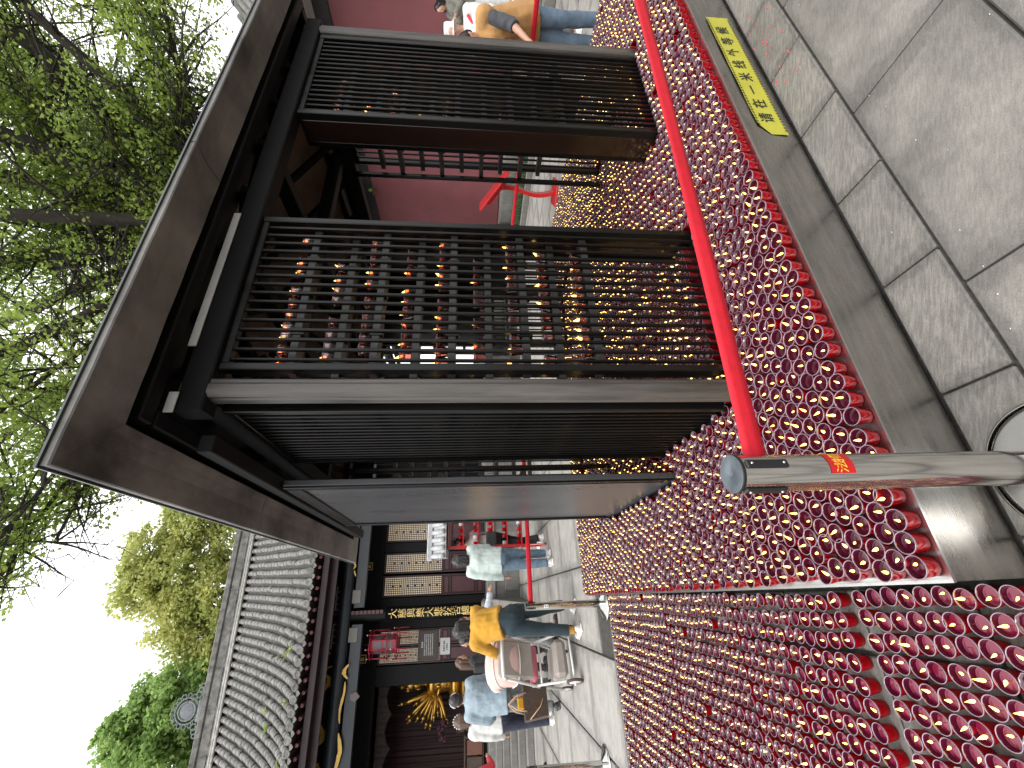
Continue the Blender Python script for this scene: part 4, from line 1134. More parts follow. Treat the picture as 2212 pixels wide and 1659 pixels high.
b.ball((0,-.20,2.36),.028,.05,.06,n=8,k=6)
for s in (-1,1): b.ball((s*.17,-.02,2.32),.03,.05,.12,n=8,k=6); b.pipe([(s*.30,-.05,1.88),(s*.36,-.22,1.62),(s*.10,-.34,1.55)],[.09,.075,.055],10); b.ball((s*.05,-.36,1.60),.05,.04,.10)
for k in range(6): b.pipe([(-.3+.02*k,-.22-.02*k,1.78-.1*k),(0,-.27-.015*k,1.62-.1*k),(.3-.02*k,-.22-.02*k,1.78-.1*k)], .016, 6)
bd = b.build('body', m_gold, sta, True)
b = MB(); b.lathe([(.18,2.48),(.22,2.60),(.19,2.70),(.15,2.82),(.10,2.95),(.06,3.10),(.03,3.24),(.0,3.30)], 18); 
for k in range(9): t = 6.28*k/9; b.ball((.19*math.cos(t), .19*math.sin(t)-.02, 2.66), .055,.055,.08,n=8,k=6)
for k in range(6): t = 6.28*k/6; b.ball((.11*math.cos(t), .11*math.sin(t)-.02, 2.88), .045,.045,.07,n=8,k=6)
b.build('crown', m_gold, sta, True)
for s in (-1,1):
    for k in range(13):
        t = R(-28 + 8.6*k); L_ = .78 + .20*math.sin(k*1.7+.4) + (.12 if 4 < k < 10 else 0); y = -.02 + .16*((k%3)-1)
        sh = Vector((s*.26, y*.4+.05, 1.72+.012*k)); d = Vector((s*math.cos(t), 0, math.sin(t)))
        el = sh + d*L_*.5 + Vector((0,y,-.05)); ha = sh + d*L_ + Vector((0, y*1.3, .03*math.sin(k)))
        b = MB(); b.pipe([sh, sh.lerp(el,.55)+Vector((0,0,-.02)), el, el.lerp(ha,.6), ha], [.085,.080,.068,.058,.044], 10)
        b.ball(ha + d*.05, .066,.045,.066, n=10, k=6)
        for q in range(4):
            fd = (d + Vector((0,(q-1.5)*.16,.12*((q+k)%3-1)))).normalized(); b.pipe([ha+d*.06, ha+d*.06+fd*.06, ha+d*.06+fd*.11+Vector((0,-.02,.015))],[.020,.017,.011],6)
        b.build('arm', m_gold, sta, True)
al = empty('altar_table', HWv(-4.95, 2.05, FZ), HA, 'reddish wooden offering table in the hall doorway', 'table')
m_altar = mat('reddish_wood', (.16,.055,.03), .4, noise=(6,.3), stretch=(1,1,6)); m_altar_d = mat('brown_wood', (.06,.035,.022), .45, noise=(6,.3))
MB().bbox(-.50,.50,-.26,.26,.62,.67,.008).build('top', m_altar_d, al)
for x in (-.46,.40):
    for y in (-.22,.16): MB().bbox(x,x+.06,y,y+.06,0,.618,.005).build('leg', m_altar_d, al)
for (x0,x1) in ((-.38,-.02),(.02,.38)): MB().bbox(x0,x1,-.235,-.215,.14,.58,.008).build('front_panel', m_altar if x0 > 0 else m_altar_d, al)
MB().bbox(-.40,.40,-.21,.21,.10,.13,.004).build('lower_shelf', m_altar_d, al)
fv = empty('flower_vase', HWv(-4.75, 3.4, FZ), HA, 'vase of dusky purple flowers inside the dim hall', 'flowers')
b = MB(); b.lathe([(.0,.0),(.10,.0),(.16,.35),(.10,.75),(.13,.95),(.0,.93)],14); b.build('vase', m_altar_d, fv, True)
b = MB()
for _ in range(42):
    t = random.uniform(0,6.28); e = random.uniform(.1,1.3); rr2 = random.uniform(.16,.30); p = Vector((rr2*math.cos(t)*math.cos(e), rr2*math.sin(t)*math.cos(e), 1.25+rr2*math.sin(e)))
    b.ball(p, random.uniform(.03,.06), n=7, k=5)
f_ = b.build('blossom', mat('dusky_flower', (.10,.035,.055), .7, noise=(30,.5)), fv, True); f_['kind']='stuff'
bx = empty('wooden_step_box', HWv(-4.9, -1.15, FZ/6*3), HA, 'low wooden box with slatted side on the hall steps', 'box')
MB().bbox(-.36,.36,-.14,.14,.30,.34,.005).build('lid', m_altar, bx)
for k in range(6): MB().bbox(-.34+.116*k,-.34+.116*k+.09,-.12,-.10,.0,.298,.004).build('slat', m_altar, bx)
MB().bbox(-.34,.34,-.098,.12,.0,.296,.004).build('body', m_altar_d, bx)
# hanging palace lantern with red rods
ln = empty('palace_lantern', HWv(-1.92, 1.0, 3.25), HA, 'red rod framed palace lantern hanging beside the couplet column', 'lantern')
m_rod = mat('red_rod', (.34,.018,.045), .4); m_lpane = mat('dim_lantern_pane', (.12,.115,.12), .4)
for k in range(6):
    t = 6.283*k/6+.3
    for (r_, z0, z1) in ((.40,.0,.42),(.36,.56,1.12)):
        b = MB(); b.tube((r_*math.cos(t), r_*math.sin(t), z0),(r_*math.cos(t), r_*math.sin(t), z1),.016,n=8); o_=b.build('rod', m_rod, ln, True)
        MB().ball((r_*math.cos(t), r_*math.sin(t), z1+.012),.020,n=8,k=6).build('rod_tip', m_wax_w, o_, True)
b = MB(); b.lathe([(.0,.30),(.22,.30),(.25,.34),(.25,1.0),(.22,1.05),(.0,1.05)], 6); b.build('body', m_rod, ln)
for k in range(6):
    t = 6.283*(k+.5)/6; M = Matrix.Translation((.2195*math.cos(t), .2195*math.sin(t), 0)) @ Matrix.Rotation(t,4,'Z')
    MB().bbox(0,.006,-.085,.085,.42,.66,.002,M=M).build('pane', m_lpane, ln, fix=True); MB().bbox(0,.006,-.085,.085,.72,.94,.002,M=M).build('pane', m_lpane, ln, fix=True)
for z in (.30,.56,1.04):
    b = MB(); b.pipe([(.40*math.cos(6.283*k/6+.3), .40*math.sin(6.283*k/6+.3), z) for k in range(7)], .014, 6); b.build('frame_ring', m_rod, ln, True)
MB().tube((0,0,1.05),(0,0,1.25),.012,n=6).build('hook', m_blackplastic, ln); b = MB(); b.tube((0,0,1.25),(0,0,2.30),.006,n=6); b.build('chain', m_blackplastic, ln)
# ------------------------------------------------------------------ trees
def leaf_mat(name, c1, c2, tr=.45):
    M = bpy.data.materials.new(name); M.use_nodes = True
    N = M.node_tree.nodes; L = M.node_tree.links; p = N['Principled BSDF']; out = N['Material Output']
    g = N.new('ShaderNodeNewGeometry'); n = N.new('ShaderNodeTexNoise'); n.inputs['Scale'].default_value = .55; n.inputs['Detail'].default_value = 3
    n2 = N.new('ShaderNodeTexWhiteNoise'); n2.noise_dimensions = '3D'
    sn = N.new('ShaderNodeVectorMath'); sn.operation = 'SNAP'; sn.inputs[1].default_value = (.12,.12,.12)
    L.new(g.outputs['Position'], n.inputs['Vector']); L.new(g.outputs['Position'], sn.inputs[0]); L.new(sn.outputs['Vector'], n2.inputs['Vector'])
    ad = N.new('ShaderNodeMath'); ad.operation = 'MULTIPLY_ADD'; ad.inputs[1].default_value = .35; L.new(n2.outputs['Value'], ad.inputs[0]); L.new(n.outputs['Fac'], ad.inputs[2])
    r = N.new('ShaderNodeMapRange'); r.inputs['From Min'].default_value = .42; r.inputs['From Max'].default_value = .95; L.new(ad.outputs['Value'], r.inputs['Value'])
    mx = N.new('ShaderNodeMix'); mx.data_type = 'RGBA'; mx.inputs['A'].default_value = (*c1,1); mx.inputs['B'].default_value = (*c2,1); L.new(r.outputs['Result'], mx.inputs['Factor'])
    L.new(mx.outputs['Result'], p.inputs['Base Color']); p.inputs['Roughness'].default_value = .5
    t = N.new('ShaderNodeBsdfTranslucent'); L.new(mx.outputs['Result'], t.inputs['Color'])
    ms = N.new('ShaderNodeMixShader'); ms.inputs['Fac'].default_value = tr
    L.new(p.outputs['BSDF'], ms.inputs[1]); L.new(t.outputs['BSDF'], ms.inputs[2]); L.new(ms.outputs['Shader'], out.inputs['Surface'])
    return M
m_bark = mat('grey_brown_bark', (.070,.058,.046), .9, noise=(8,.45), bump=(18,.9), stretch=(1,1,.25))
m_bark_dark = mat('dark_bark', (.045,.038,.031), .9, noise=(8,.4), bump=(18,.8), stretch=(1,1,.3))
m_leaf = leaf_mat('fresh_green_leaf', (.20,.30,.050), (.46,.57,.14), .64)
m_leaf_y = leaf_mat('yellow_green_leaf', (.34,.40,.11), (.60,.60,.22), .55)
m_leaf_g = leaf_mat('mid_green_leaf', (.21,.34,.09), (.42,.56,.20), .55)

def leaf_cloud(centers, radii, n, size, rs, flat=.6, droop=.3, shell=.0):
    """n leaf quads scattered round the given twig points; returns verts, faces"""
    idx = rs.integers(0, len(centers), n)
    c = centers[idx]; r = radii[idx][:,None]
    off = rs.normal(0,1,(n,3)); off /= np.linalg.norm(off,axis=1)[:,None]+1e-9
    off *= (rs.random((n,1))**.5)
    off[:,2] *= flat
    p = c + off*r
    d = rs.normal(0,1,(n,3)); d[:,2] = d[:,2]*.5 - droop; d /= np.linalg.norm(d,axis=1)[:,None]
    s = np.cross(d, rs.normal(0,1,(n,3))); s /= np.linalg.norm(s,axis=1)[:,None]+1e-9
    L = size*(.6+.8*rs.random((n,1))); W = L*.33
    nm = np.cross(d,s)
    v = np.stack([p, p+d*L*.45+s*W+nm*L*.06, p+d*L, p+d*L*.45-s*W+nm*L*.06], 1).reshape(-1,3)
    f = np.arange(n*4).reshape(-1,4)
    return v, f
def mesh_np(name, v, f, mtl, parent=None):
    me = bpy.data.meshes.new(name); nf = len(f); k = f.shape[1]
    me.vertices.add(len(v)); me.vertices.foreach_set('co', v.astype(np.float32).ravel())
    me.loops.add(nf*k); me.loops.foreach_set('vertex_index', f.astype(np.int32).ravel())
    me.polygons.add(nf); me.polygons.foreach_set('loop_start', np.arange(0,nf*k,k,dtype=np.int32)); me.polygons.foreach_set('loop_total', np.full(nf,k,dtype=np.int32))
    me.update(calc_edges=True)
    return link(name, me, parent, mtl)
def limb_pts(p0, p1, n, wob, rs, up=0.0):
    p0 = np.array(p0,float); p1 = np.array(p1,float); L = np.linalg.norm(p1-p0); pts=[]
    ph = rs.uniform(0,6.28,3)
    for i in range(n+1):
        t = i/n; q = p0+(p1-p0)*t
        q = q + wob*L*np.array([math.sin(t*4+ph[0])*t*(1.2-t), math.sin(t*4.6+ph[1])*t*(1.2-t), .6*math.sin(t*3.7+ph[2])*t + up*math.sin(math.pi*t)])
        pts.append(q)
    return pts

# ---- the big tree that stands by the red wall behind the pavilion
rs = np.random.default_rng(11)
bt = empty('big_tree', PW(8.95, 7.62, 0), 0, 'tall broad-leaved tree spreading over the pavilion from the red wall', 'tree')
o3 = np.array(PW(8.95, 7.62, 0))
tw = MB(); fork = np.array((-.4,-.4,7.2))
tp_ = limb_pts((0,0,0), fork, 12, .02, rs); tw.pipe([tuple(p) for p in tp_], [.37,.34,.32,.305,.30,.29,.285,.28,.28,.29,.31,.33,.30], 16)
tw.build('trunk', m_bark, bt, True)
# limbs: absolute end points in the place
limbs = [((8.6,8.2,11.2),.15),((7.4,9.2,8.3),.07),((8.3,9.6,9.2),.08),((6.3,9.8,9.0),.07),((8.0,8.6,7.6),.06),((9.3,9.0,13.0),.20),((7.2,9.2,13.0),.17),((6.6,7.6,15.5),.20),((5.0,8.3,14.8),.22),((4.0,9.6,16.5),.17),((3.0,7.0,13.6),.15),((1.6,9.0,15.5),.15),((-.6,8.0,12.0),.13),((-3.2,10.6,14.0),.15),((.6,13.0,17.0),.17),((9.6,13.0,15),.2),((7.5,16,15.5),.17),((2.6,10.8,11.2),.12),((7.6,10.2,11.4),.11),((-3.2,9.2,9.7),.08),((-4.3,8.6,10.4),.07),((-3.6,7.4,10.0),.06),((-1.6,7.6,10.6),.08),((6.2,9.0,11.0),.10),((8.4,11.0,11.6),.12)]
cent=[]; rad=[]
for (e, r0) in limbs:
    e = np.array(e) - o3
    st_ = fork + np.array((0,0,rs.uniform(-1.2,.6)))
    pts = limb_pts(st_, e, 12, .06, rs, .05)
    tw = MB(); tw.pipe([tuple(p) for p in pts], [1.25*r0*(1-.74*i/12) for i in range(13)], 10); lb = tw.build('limb', m_bark_dark, bt, True)
    br = MB()
    for i in range(3, 13):
        for _ in range(3 if i < 8 else 4):
            p = pts[i]; L_ = rs.uniform(.9,2.3)*(1.15-.4*i/12)
            d = rs.normal(0,1,3); d[2] = d[2]*.45 + .05; d /= np.linalg.norm(d)
            q = p + d*L_
            sub = limb_pts(p, q, 5, .10, rs, .03); br.pipe([tuple(x) for x in sub], [.035*(1-.8*k/5)*(1.3-.6*i/12) for k in range(6)], 5)
            for k in range(2,6):
                cent.append(sub[k]); rad.append(rs.uniform(.30,.62))
                for _ in range(2):
                    dd = rs.normal(0,1,3); dd[2] *= .5; dd /= np.linalg.norm(dd); q2 = sub[k] + dd*rs.uniform(.35,.85); br.tube(tuple(sub[k]), tuple(q2), .009, .003, n=4, cap=False)
                    cent.append(q2); rad.append(rs.uniform(.22,.46))
    o = br.build('branches', m_bark_dark, lb, True); o['kind'] = 'stuff'
cent = np.array(cent); rad = np.array(rad)
# keep leafing patchy: drop some twig groups so that sky shows through
keep = (np.sin(cent[:,0]*1.1+1.3)+np.sin(cent[:,1]*1.3+.4)+np.sin(cent[:,2]*1.2)) > -1.15
cent = cent[keep]; rad = rad[keep]
cent[:,2] += .45; cent[:,1] += .35
v, f = leaf_cloud(cent, rad, 150000, .086, rs)
mesh_np('crown', v, f, m_leaf, bt)

# ---- trees behind the hall
def round_tree(name, base, lobes, n, size, mtl, label, seed, r_tr=.25, flat=.8, droop=.2):
    rs = np.random.default_rng(seed); t = empty(name, base, 0, label, 'tree')
    b0 = np.array(base,float); cent=[]; rad=[]
    top = np.mean([np.array(l[0]) for l in lobes],0) - b0
    tr = MB(); tr.pipe([tuple(p) for p in limb_pts((0,0,0), top*np.array((1,1,.8)), 8, .03, rs)], [r_tr*(1-.6*i/8) for i in range(9)], 10); trunk = tr.build('trunk', m_bark_dark, t, True)
    br = MB()
    for (c, R3) in lobes:
        c = np.array(c)-b0; R3 = np.array(R3)
        br.pipe([tuple(p) for p in limb_pts(top*np.array((1,1,.5)), c, 6, .06, rs)], [.09*(1-.7*i/6) for i in range(7)], 6)
        m_ = int(60*R3.mean())
        for _ in range(m_):
            d = rs.normal(0,1,3); d /= np.linalg.norm(d); q = c + d*R3*rs.uniform(.55,1.05)
            cent.append(q); rad.append(rs.uniform(.25,.6)*min(1,R3.mean()/1.2))
            if rs.random() < .3: br.tube(tuple(c), tuple(q), .02, .005, n=4, cap=False)
    o = br.build('branches', m_bark_dark, trunk, True); o['kind'] = 'stuff'
    v, f = leaf_cloud(np.array(cent), np.array(rad), n, size, rs, flat=flat, droop=droop)
    mesh_np('crown', v, f, mtl, t); return t
def HL(s,d,z): q = HWv(s,d,z); return (q.x,q.y,q.z)
round_tree('evergreen_tree', HL(.4,10.5,0), [(HL(.2,9.2,14.6),(1.6,1.6,2.0)),(HL(1.9,9.4,13.6),(1.7,1.6,2.4)),(HL(-.9,9,13.2),(1.5,1.4,2.2)),(HL(2.6,9.5,15.0),(1.3,1.3,1.5)),(HL(-.2,9.2,16.3),(1.2,1.2,1.0)),(HL(-1.7,9.1,14.4),(1.1,1.1,1.3)),(HL(1.2,9.2,16.4),(1.2,1.2,1.0)),(HL(-2.4,9.1,13.0),(1.1,1.1,1.8))], 36000, .17, m_leaf_y, 'dense yellow-green tree rising behind the hall ridge beside the pavilion eave', 21)
round_tree('feathery_tree', HL(-5.2,10.8,0), [(HL(-4.5,9.6,13.2),(1.4,1.4,1.9)),(HL(-5.6,9.8,14.4),(1.5,1.3,1.7)),(HL(-6.8,9.8,14.2),(1.5,1.4,2.0)),(HL(-3.5,9.4,12.4),(1.0,1.0,1.4)),(HL(-5.9,9.8,15.9),(1.0,1.0,.9)),(HL(-8.2,9.8,13.6),(1.5,1.4,2.0)),(HL(-4.6,9.6,14.9),(.8,.8,.9))], 30000, .19, m_leaf_g, 'bright green feathery tree behind the round ridge ornament', 22, droop=.45)
# weeds rooted between the roof tiles
m_weed = mat('pale_green_weed', (.30,.40,.10), .6, trans=.35)
for i, (s, t_, k, lb) in enumerate(((-1.75,.16,8,'small fern weed growing low on the tiles above the couplet column'),(-1.9,.22,7,'pale weed tuft on the tiles just above another tuft'),(-2.9,.13,4,'small weed sprig near the eave tiles left of the tufts'),(-3.4,.42,7,'weed tuft halfway up the tiled slope'),(-3.75,.36,8,'spiky weed tuft on the tiles under the round ridge ornament'),(-4.2,.10,5,'bright sprig at the eave near the lower picture edge'),(.9,.12,4,'tiny weed sprig at the eave near the pavilion corner'))):
    d, z = rc(t_); wd = empty('roof_weed', HWv(s, d, z+.07), 0, lb, 'weed', 'weeds on the hall roof'); mb = MB()
    for q in range(k):
        a = random.uniform(0,6.28); L_ = random.uniform(.12,.26); e = random.uniform(.3,1.1); dv = Vector((math.cos(a)*math.cos(e), math.sin(a)*math.cos(e), math.sin(e))); sd_ = Vector((-math.sin(a),math.cos(a),0))
        p0 = Vector((0,0,0)); p1 = dv*L_*.6; p2 = dv*L_ + Vector((0,0,-.05))
        mb.add([p0, p1+sd_*.03, p2, p1-sd_*.03], [(0,1,2,3)])
    mb.build('leaves', m_weed, wd)['kind'] = 'stuff'
wd = empty('wall_sprig', PW(9.93, 7.05, 4.02), 0, 'bright green sprig sprouting at the top of the red wall', 'weed'); mb = MB()
for q in range(10):
    a = random.uniform(0,6.28); e = random.uniform(-.6,1.2); dv = Vector((math.cos(a)*math.cos(e), math.sin(a)*math.cos(e), math.sin(e))); sd_ = Vector((-math.sin(a),math.cos(a),0)); L_ = random.uniform(.1,.2)
    mb.add([(0,0,0), dv*L_*.5+sd_*.05, dv*L_, dv*L_*.5-sd_*.05], [(0,1,2,3)])
mb.build('leaves', m_weed, wd)['kind'] = 'stuff'
# ------------------------------------------------------------------ people
def remesh(mb, voxel, smooth=4, disp=None, fac=.5):
    me = mb.mesh('tmp'); o = bpy.data.objects.new('tmp', me); COL.objects.link(o)
    r = o.modifiers.new('r', 'REMESH'); r.mode = 'VOXEL'; r.voxel_size = voxel; r.use_smooth_shade = True
    s = o.modifiers.new('s', 'SMOOTH'); s.factor = fac; s.iterations = smooth
    tx = None
    if disp:
        tx = bpy.data.textures.new('folds', 'CLOUDS'); tx.noise_scale = disp[1]; tx.noise_depth = 1
        d = o.modifiers.new('d', 'DISPLACE'); d.texture = tx; d.strength = disp[0]; d.mid_level = .5; d.texture_coords = 'LOCAL'
    dg = bpy.context.evaluated_depsgraph_get(); dg.update()
    out = bpy.data.meshes.new_from_object(o.evaluated_get(dg))
    bpy.data.objects.remove(o); bpy.data.meshes.remove(me)
    if tx: bpy.data.textures.remove(tx)
    out.materials.clear()
    out.polygons.foreach_set('use_smooth', [True]*len(out.polygons))
    return out
def cap(mb, p0, r0, p1, r1, flat0=False, flat1=False, n=12):
    p0 = Vector(p0); p1 = Vector(p1)
    mb.tube(p0, p1, r0, r1, n=n)
    if not flat0: mb.ball(p0, r0*.995, n=n, k=8)
    if not flat1: mb.ball(p1, r1*.995, n=n, k=8)
def rotx(v, a): return Vector((v.x, v.y*math.cos(a) - v.z*math.sin(a), v.y*math.sin(a) + v.z*math.cos(a)))
m_skin = mat('skin', (.50,.29,.20), .5, noise=(12,.08)); m_skin.node_tree.nodes['Principled BSDF'].inputs['Subsurface Weight'].default_value = .1
m_hair_b = mat('black_hair', (.012,.011,.011), .42, noise=(60,.4), stretch=(1,1,.1)); m_hair_br = mat('brown_hair', (.075,.038,.024), .45, noise=(60,.35), stretch=(1,1,.1))
m_eye = mat('eye', (.02,.015,.012), .2); m_lip_c = mat('lips', (.40,.12,.11), .5)
def cloth(name, c, **k): return mat(name, c, .82, noise=k.pop('noise',(6,.14)), bump=k.pop('bump',(180,.25)), sheen=.1, **k)

def person(label, loc, heading, H=1.70, lean=0, head=(0,0), arms=None, stride=.05, knees=(0,0), stance=.10, top=None, bottom=None, shoe=None,
           hair='short', hair_m=None, sleeve='long', top_hem=.50, top_fit=1.0, extra=None, w=1.0, skirt=False, socks=None, vest=None, turn=0, group=None, sit=0):
    """local axes: +y forward, +x to the person's right"""
    t = empty('person', loc, heading, label, 'person', group)
    h = H
    up = lambda v: rotx(v - Vector((0,0,.53*h)), -lean) + Vector((0,0,.53*h))
    J = {}
    J['pel'] = Vector((0,0,.53*h)); J['wst'] = up(Vector((0,.005*h,.62*h))); J['chs'] = up(Vector((0,.008*h,.74*h))); J['nck'] = up(Vector((0,-.005*h,.825*h)))
    hp, hy = head
    hd = rotx(Vector((0,.012*h,.085*h)), -(lean*.55 + hp)); J['hed'] = J['nck'] + Vector((0,0,.012*h)) + hd
    for s, sd_ in ((1,'r'),(-1,'l')):
        J['sh'+sd_] = up(Vector((s*.106*h*w, 0, .800*h)))
        af, ao, eb, ei = (arms or {}).get(sd_, (.08,.12,.25,0))
        d = rotx(Vector((0,0,-1)), af); d = Vector((d.x + s*math.sin(ao), d.y, d.z)).normalized()
        J['el'+sd_] = J['sh'+sd_] + d*.175*h
        d2 = rotx(Vector((0,0,-1)), af+eb); d2 = Vector((d2.x + s*(math.sin(ao)*.4) - s*ei, d2.y, d2.z)).normalized()
        J['wr'+sd_] = J['el'+sd_] + d2*.150*h; J['hd'+sd_] = d2
        k = stride*h*(1 if s > 0 else -1); kb = knees[0 if s > 0 else 1]
        J['hp'+sd_] = Vector((s*.052*h, 0, .515*h)); J['an'+sd_] = Vector((s*stance*.5*h, k, .045*h)); mid = (J['hp'+sd_]+J['an'+sd_])/2
        J['kn'+sd_] = Vector((mid.x, mid.y + .012*h + kb*h, .285*h))
    # ---- body, one continuous surface
    b = MB(); c = J['hed']; Q = Matrix.Rotation(hy,4,'Z') @ Matrix.Rotation(-(lean*.55+hp),4,'X')
    b.ball(c, .043*h, .053*h, .066*h, n=18, k=12, M=Q.to_3x3()); 
    def hq(x,y,z): return c + Q.to_3x3() @ Vector((x*h,y*h,z*h))
    b.ball(hq(0,.018,-.030), .030*h,.030*h,.034*h, n=14,k=8); b.ball(hq(0,.054,-.010), .0075*h,.011*h,.012*h, n=8,k=6)
    for s in (-1,1): b.ball(hq(s*.045,-.004,-.008), .007*h,.012*h,.018*h, n=8,k=6)
    cap(b, J['nck']-Vector((0,0,.03*h)), .034*h, hq(0,-.006,-.04), .030*h)
    cap(b, J['wst'], .075*h*w, J['chs'], .080*h*w); cap(b, J['pel'], .078*h, J['wst'], .070*h*w)
    for s, e in ((1,'r'),(-1,'l')):
        cap(b, J['chs'], .070*h, J['sh'+e], .036*h); cap(b, J['sh'+e], .034*h, J['el'+e], .025*h); cap(b, J['el'+e], .025*h, J['wr'+e], .016*h)
        cap(b, J['pel'], .07*h, J['hp'+e], .060*h); cap(b, J['hp'+e], .056*h, J['kn'+e], .036*h); cap(b, J['kn'+e], .036*h, J['an'+e], .021*h)
        cap(b, J['an'+e], .021*h, J['an'+e] + Vector((s*.01*h,.07*h,-.025*h)), .018*h)
        d2 = J['hd'+e]; wr = J['wr'+e]; side = d2.cross(Vector((0,1,0)) if abs(d2.y) < .9 else Vector((0,0,1))).normalized(); nr = d2.cross(side)
        pm = wr + d2*.045*h; b.ball(wr + d2*.030*h, .014*h,.014*h,.020*h, n=10,k=6); cap(b, wr, .013*h, pm, .0145*h)
        for q in range(4):
            f0 = pm + nr*((q-1.5)*.0078*h); L_ = (.032,.038,.036,.028)[q]*h; f1 = f0 + d2*L_*.55 + side*s*.002*h; f2 = f1 + (d2*.8 + side*.35*(1 if q%2 else .8)).normalized()*L_*.5
            b.pipe([f0,f1,f2], [.0052*h,.0048*h,.004*h], 6)
        th0 = wr + d2*.015*h + nr*(-.012*h); b.pipe([th0, th0 + d2*.018*h - nr*.012*h, th0 + d2*.036*h - nr*.013*h], [.0062*h,.0056*h,.0046*h], 6)
    me = remesh(b, .0105, 3); bo = link('body', me, t, m_skin)
    ey = MB()
    for s in (-1,1): ey.ball(hq(s*.017,.0495,.004), .0058*h,.003*h,.0032*h, n=8,k=6)
    ey = ey.build('eyes', m_eye, bo, True); ey['kind'] = 'stuff'
    MB().ball(hq(0,.050,-.034), .012*h,.004*h,.0045*h, n=8,k=6).build('mouth', m_lip_c, bo, True)
    # ---- top
    if top:
        b = MB(); f = top_fit
        hem = up(Vector((0,0,top_hem*h)))
        cap(b, hem, .088*h*f*w, J['wst'], .084*h*f*w, flat0=True); cap(b, J['wst'], .084*h*f*w, J['chs'], .090*h*f*w)
        for s in (-1,1):
            cap(b, hem + Vector((s*.028*h*w,0,0)), .082*h*f, J['chs'] + Vector((s*.034*h*w,0,0)), .078*h*f, flat0=True)
        for s, e in ((1,'r'),(-1,'l')):
            cap(b, J['chs'] + Vector((0,0,.03*h)), .066*h*f, J['sh'+e], .045*h*f)
            if vest: continue
            cap(b, J['sh'+e], .046*h*f, J['el'+e], .036*h*f, flat1=(sleeve=='short'))
            if sleeve == 'long': cap(b, J['el'+e], .036*h*f, J['wr'+e], .027*h*f, flat1=True)
            elif sleeve == 'mid': cap(b, J['el'+e], .036*h*f, J['el'+e].lerp(J['wr'+e], .45), .032*h*f, flat1=True)
        cap(b, J['nck'] - Vector((0,0,.028*h)), .050*h*f, J['nck'] + Vector((0,0,.008*h)), .042*h, flat1=True)
        link('jacket' if top_fit > 1.08 else 'shirt', remesh(b, .0135, 3, (.020, .10)), t, top)
        if vest:
            b = MB()
            for s, e in ((1,'r'),(-1,'l')):
                cap(b, J['sh'+e], .042*h, J['el'+e], .037*h); cap(b, J['el'+e], .037*h, J['el'+e].lerp(J['wr'+e],.25), .035*h, flat1=True)
            link('sleeves', remesh(b, .0125, 3, (.016,.06)), t, vest)
    # ---- trousers
    if bottom:
        b = MB()
        cap(b, Vector((0,-.006*h,.51*h)), .092*h, up(Vector((0,0,.61*h))), .088*h*w, flat1=True)
        for s, e in ((1,'r'),(-1,'l')):
            cap(b, J['pel'] + Vector((s*.03*h,-.012*h,-.01*h)), .068*h, J['hp'+e], .066*h)
            cap(b, J['hp'+e], .064*h, J['kn'+e], .047*h); end = J['an'+e] + Vector((0,0,.012*h if not socks else .055*h)); cap(b, J['kn'+e], .046*h, end, .040*h, flat1=True)
        link('trousers', remesh(b, .0125, 3, (.014,.09)), t, bottom)
    for s, e in ((1,'r'),(-1,'l')):
        a = J['an'+e]
        if socks:
            b = MB(); b.tube(a + Vector((0,0,-.012*h)), a + Vector((0,0,.062*h)), .0245*h, .026*h, n=12); b.build('sock', socks, t, True)
        b = MB(); z0 = .0
        b.ball((a.x, a.y+.002*h, .026*h), .030*h,.040*h,.030*h, n=14,k=8); b.ball((a.x + s*.005*h, a.y+.062*h, .020*h), .030*h,.050*h,.022*h, n=14,k=8)
        b.ball((a.x, a.y-.012*h, .030*h), .026*h,.026*h,.034*h, n=12,k=8); b.bbox(a.x-.030*h, a.x+.034*h, a.y-.040*h, a.y+.110*h, .001, .012*h, .004)
        link('shoe', remesh(b, .009, 3), t, shoe or m_blackplastic)
    # ---- hair
    if hair:
        b = MB()
        b.ball(hq(0,-.012,.016), .050*h,.054*h,.058*h, n=18,k=12, M=Q.to_3x3()); b.ball(hq(0,-.030,-.008), .046*h,.034*h,.050*h, n=16,k=10, M=Q.to_3x3())
        if hair in ('long','pony','bob'):
            L_ = {'long':.19,'pony':.17,'bob':.085}[hair]
            e0 = hq(0,-.042,.0); e1 = e0 + Vector((0,-.018*h,-L_*h))
            if hair == 'pony': cap(b, hq(0,-.05,.0), .022*h, e1, .012*h)
            else:
                for s in (-1,0,1): cap(b, e0 + Vector((s*.024*h,0,0)), .036*h, e1 + Vector((s*.030*h,0,.01*h*abs(s))), .024*h)
                for s in (-1,1): cap(b, hq(s*.046,-.008,.005), .018*h, hq(s*.046,-.012,.005) + Vector((0,0,-L_*h*.75)), .014*h)
        link('hair', remesh(b, .0095, 2, (.006,.03)), t, hair_m or m_hair_b)
    if extra: extra(t, J, h, hq)
    return t
def mk(v): return Vector(v)
white = cloth('white_cloth', (.58,.58,.565)); mint = cloth('pale_mint_cloth', (.46,.54,.52)); denim_l = cloth('light_denim', (.25,.32,.37), noise=(10,.2)); denim = cloth('blue_denim', (.10,.15,.21), noise=(9,.3))
navy = cloth('navy_cloth', (.018,.018,.040)); blackc = cloth('black_cloth', (.014,.014,.016)); mustard = cloth('mustard_knit', (.52,.27,.022)); teal_c = cloth('dark_teal_cloth', (.010,.026,.034))
greyj = cloth('faded_grey_denim', (.13,.14,.14), noise=(14,.5)); tan = cloth('tan_vest_cloth', (.46,.25,.09)); slate = cloth('slate_sleeve', (.055,.060,.070)); olive = cloth('olive_grey_jacket', (.17,.165,.14)); red_c = cloth('red_cloth', (.50,.03,.05)); plaid = cloth('pale_blue_check', (.52,.56,.62), noise=(22,.25))
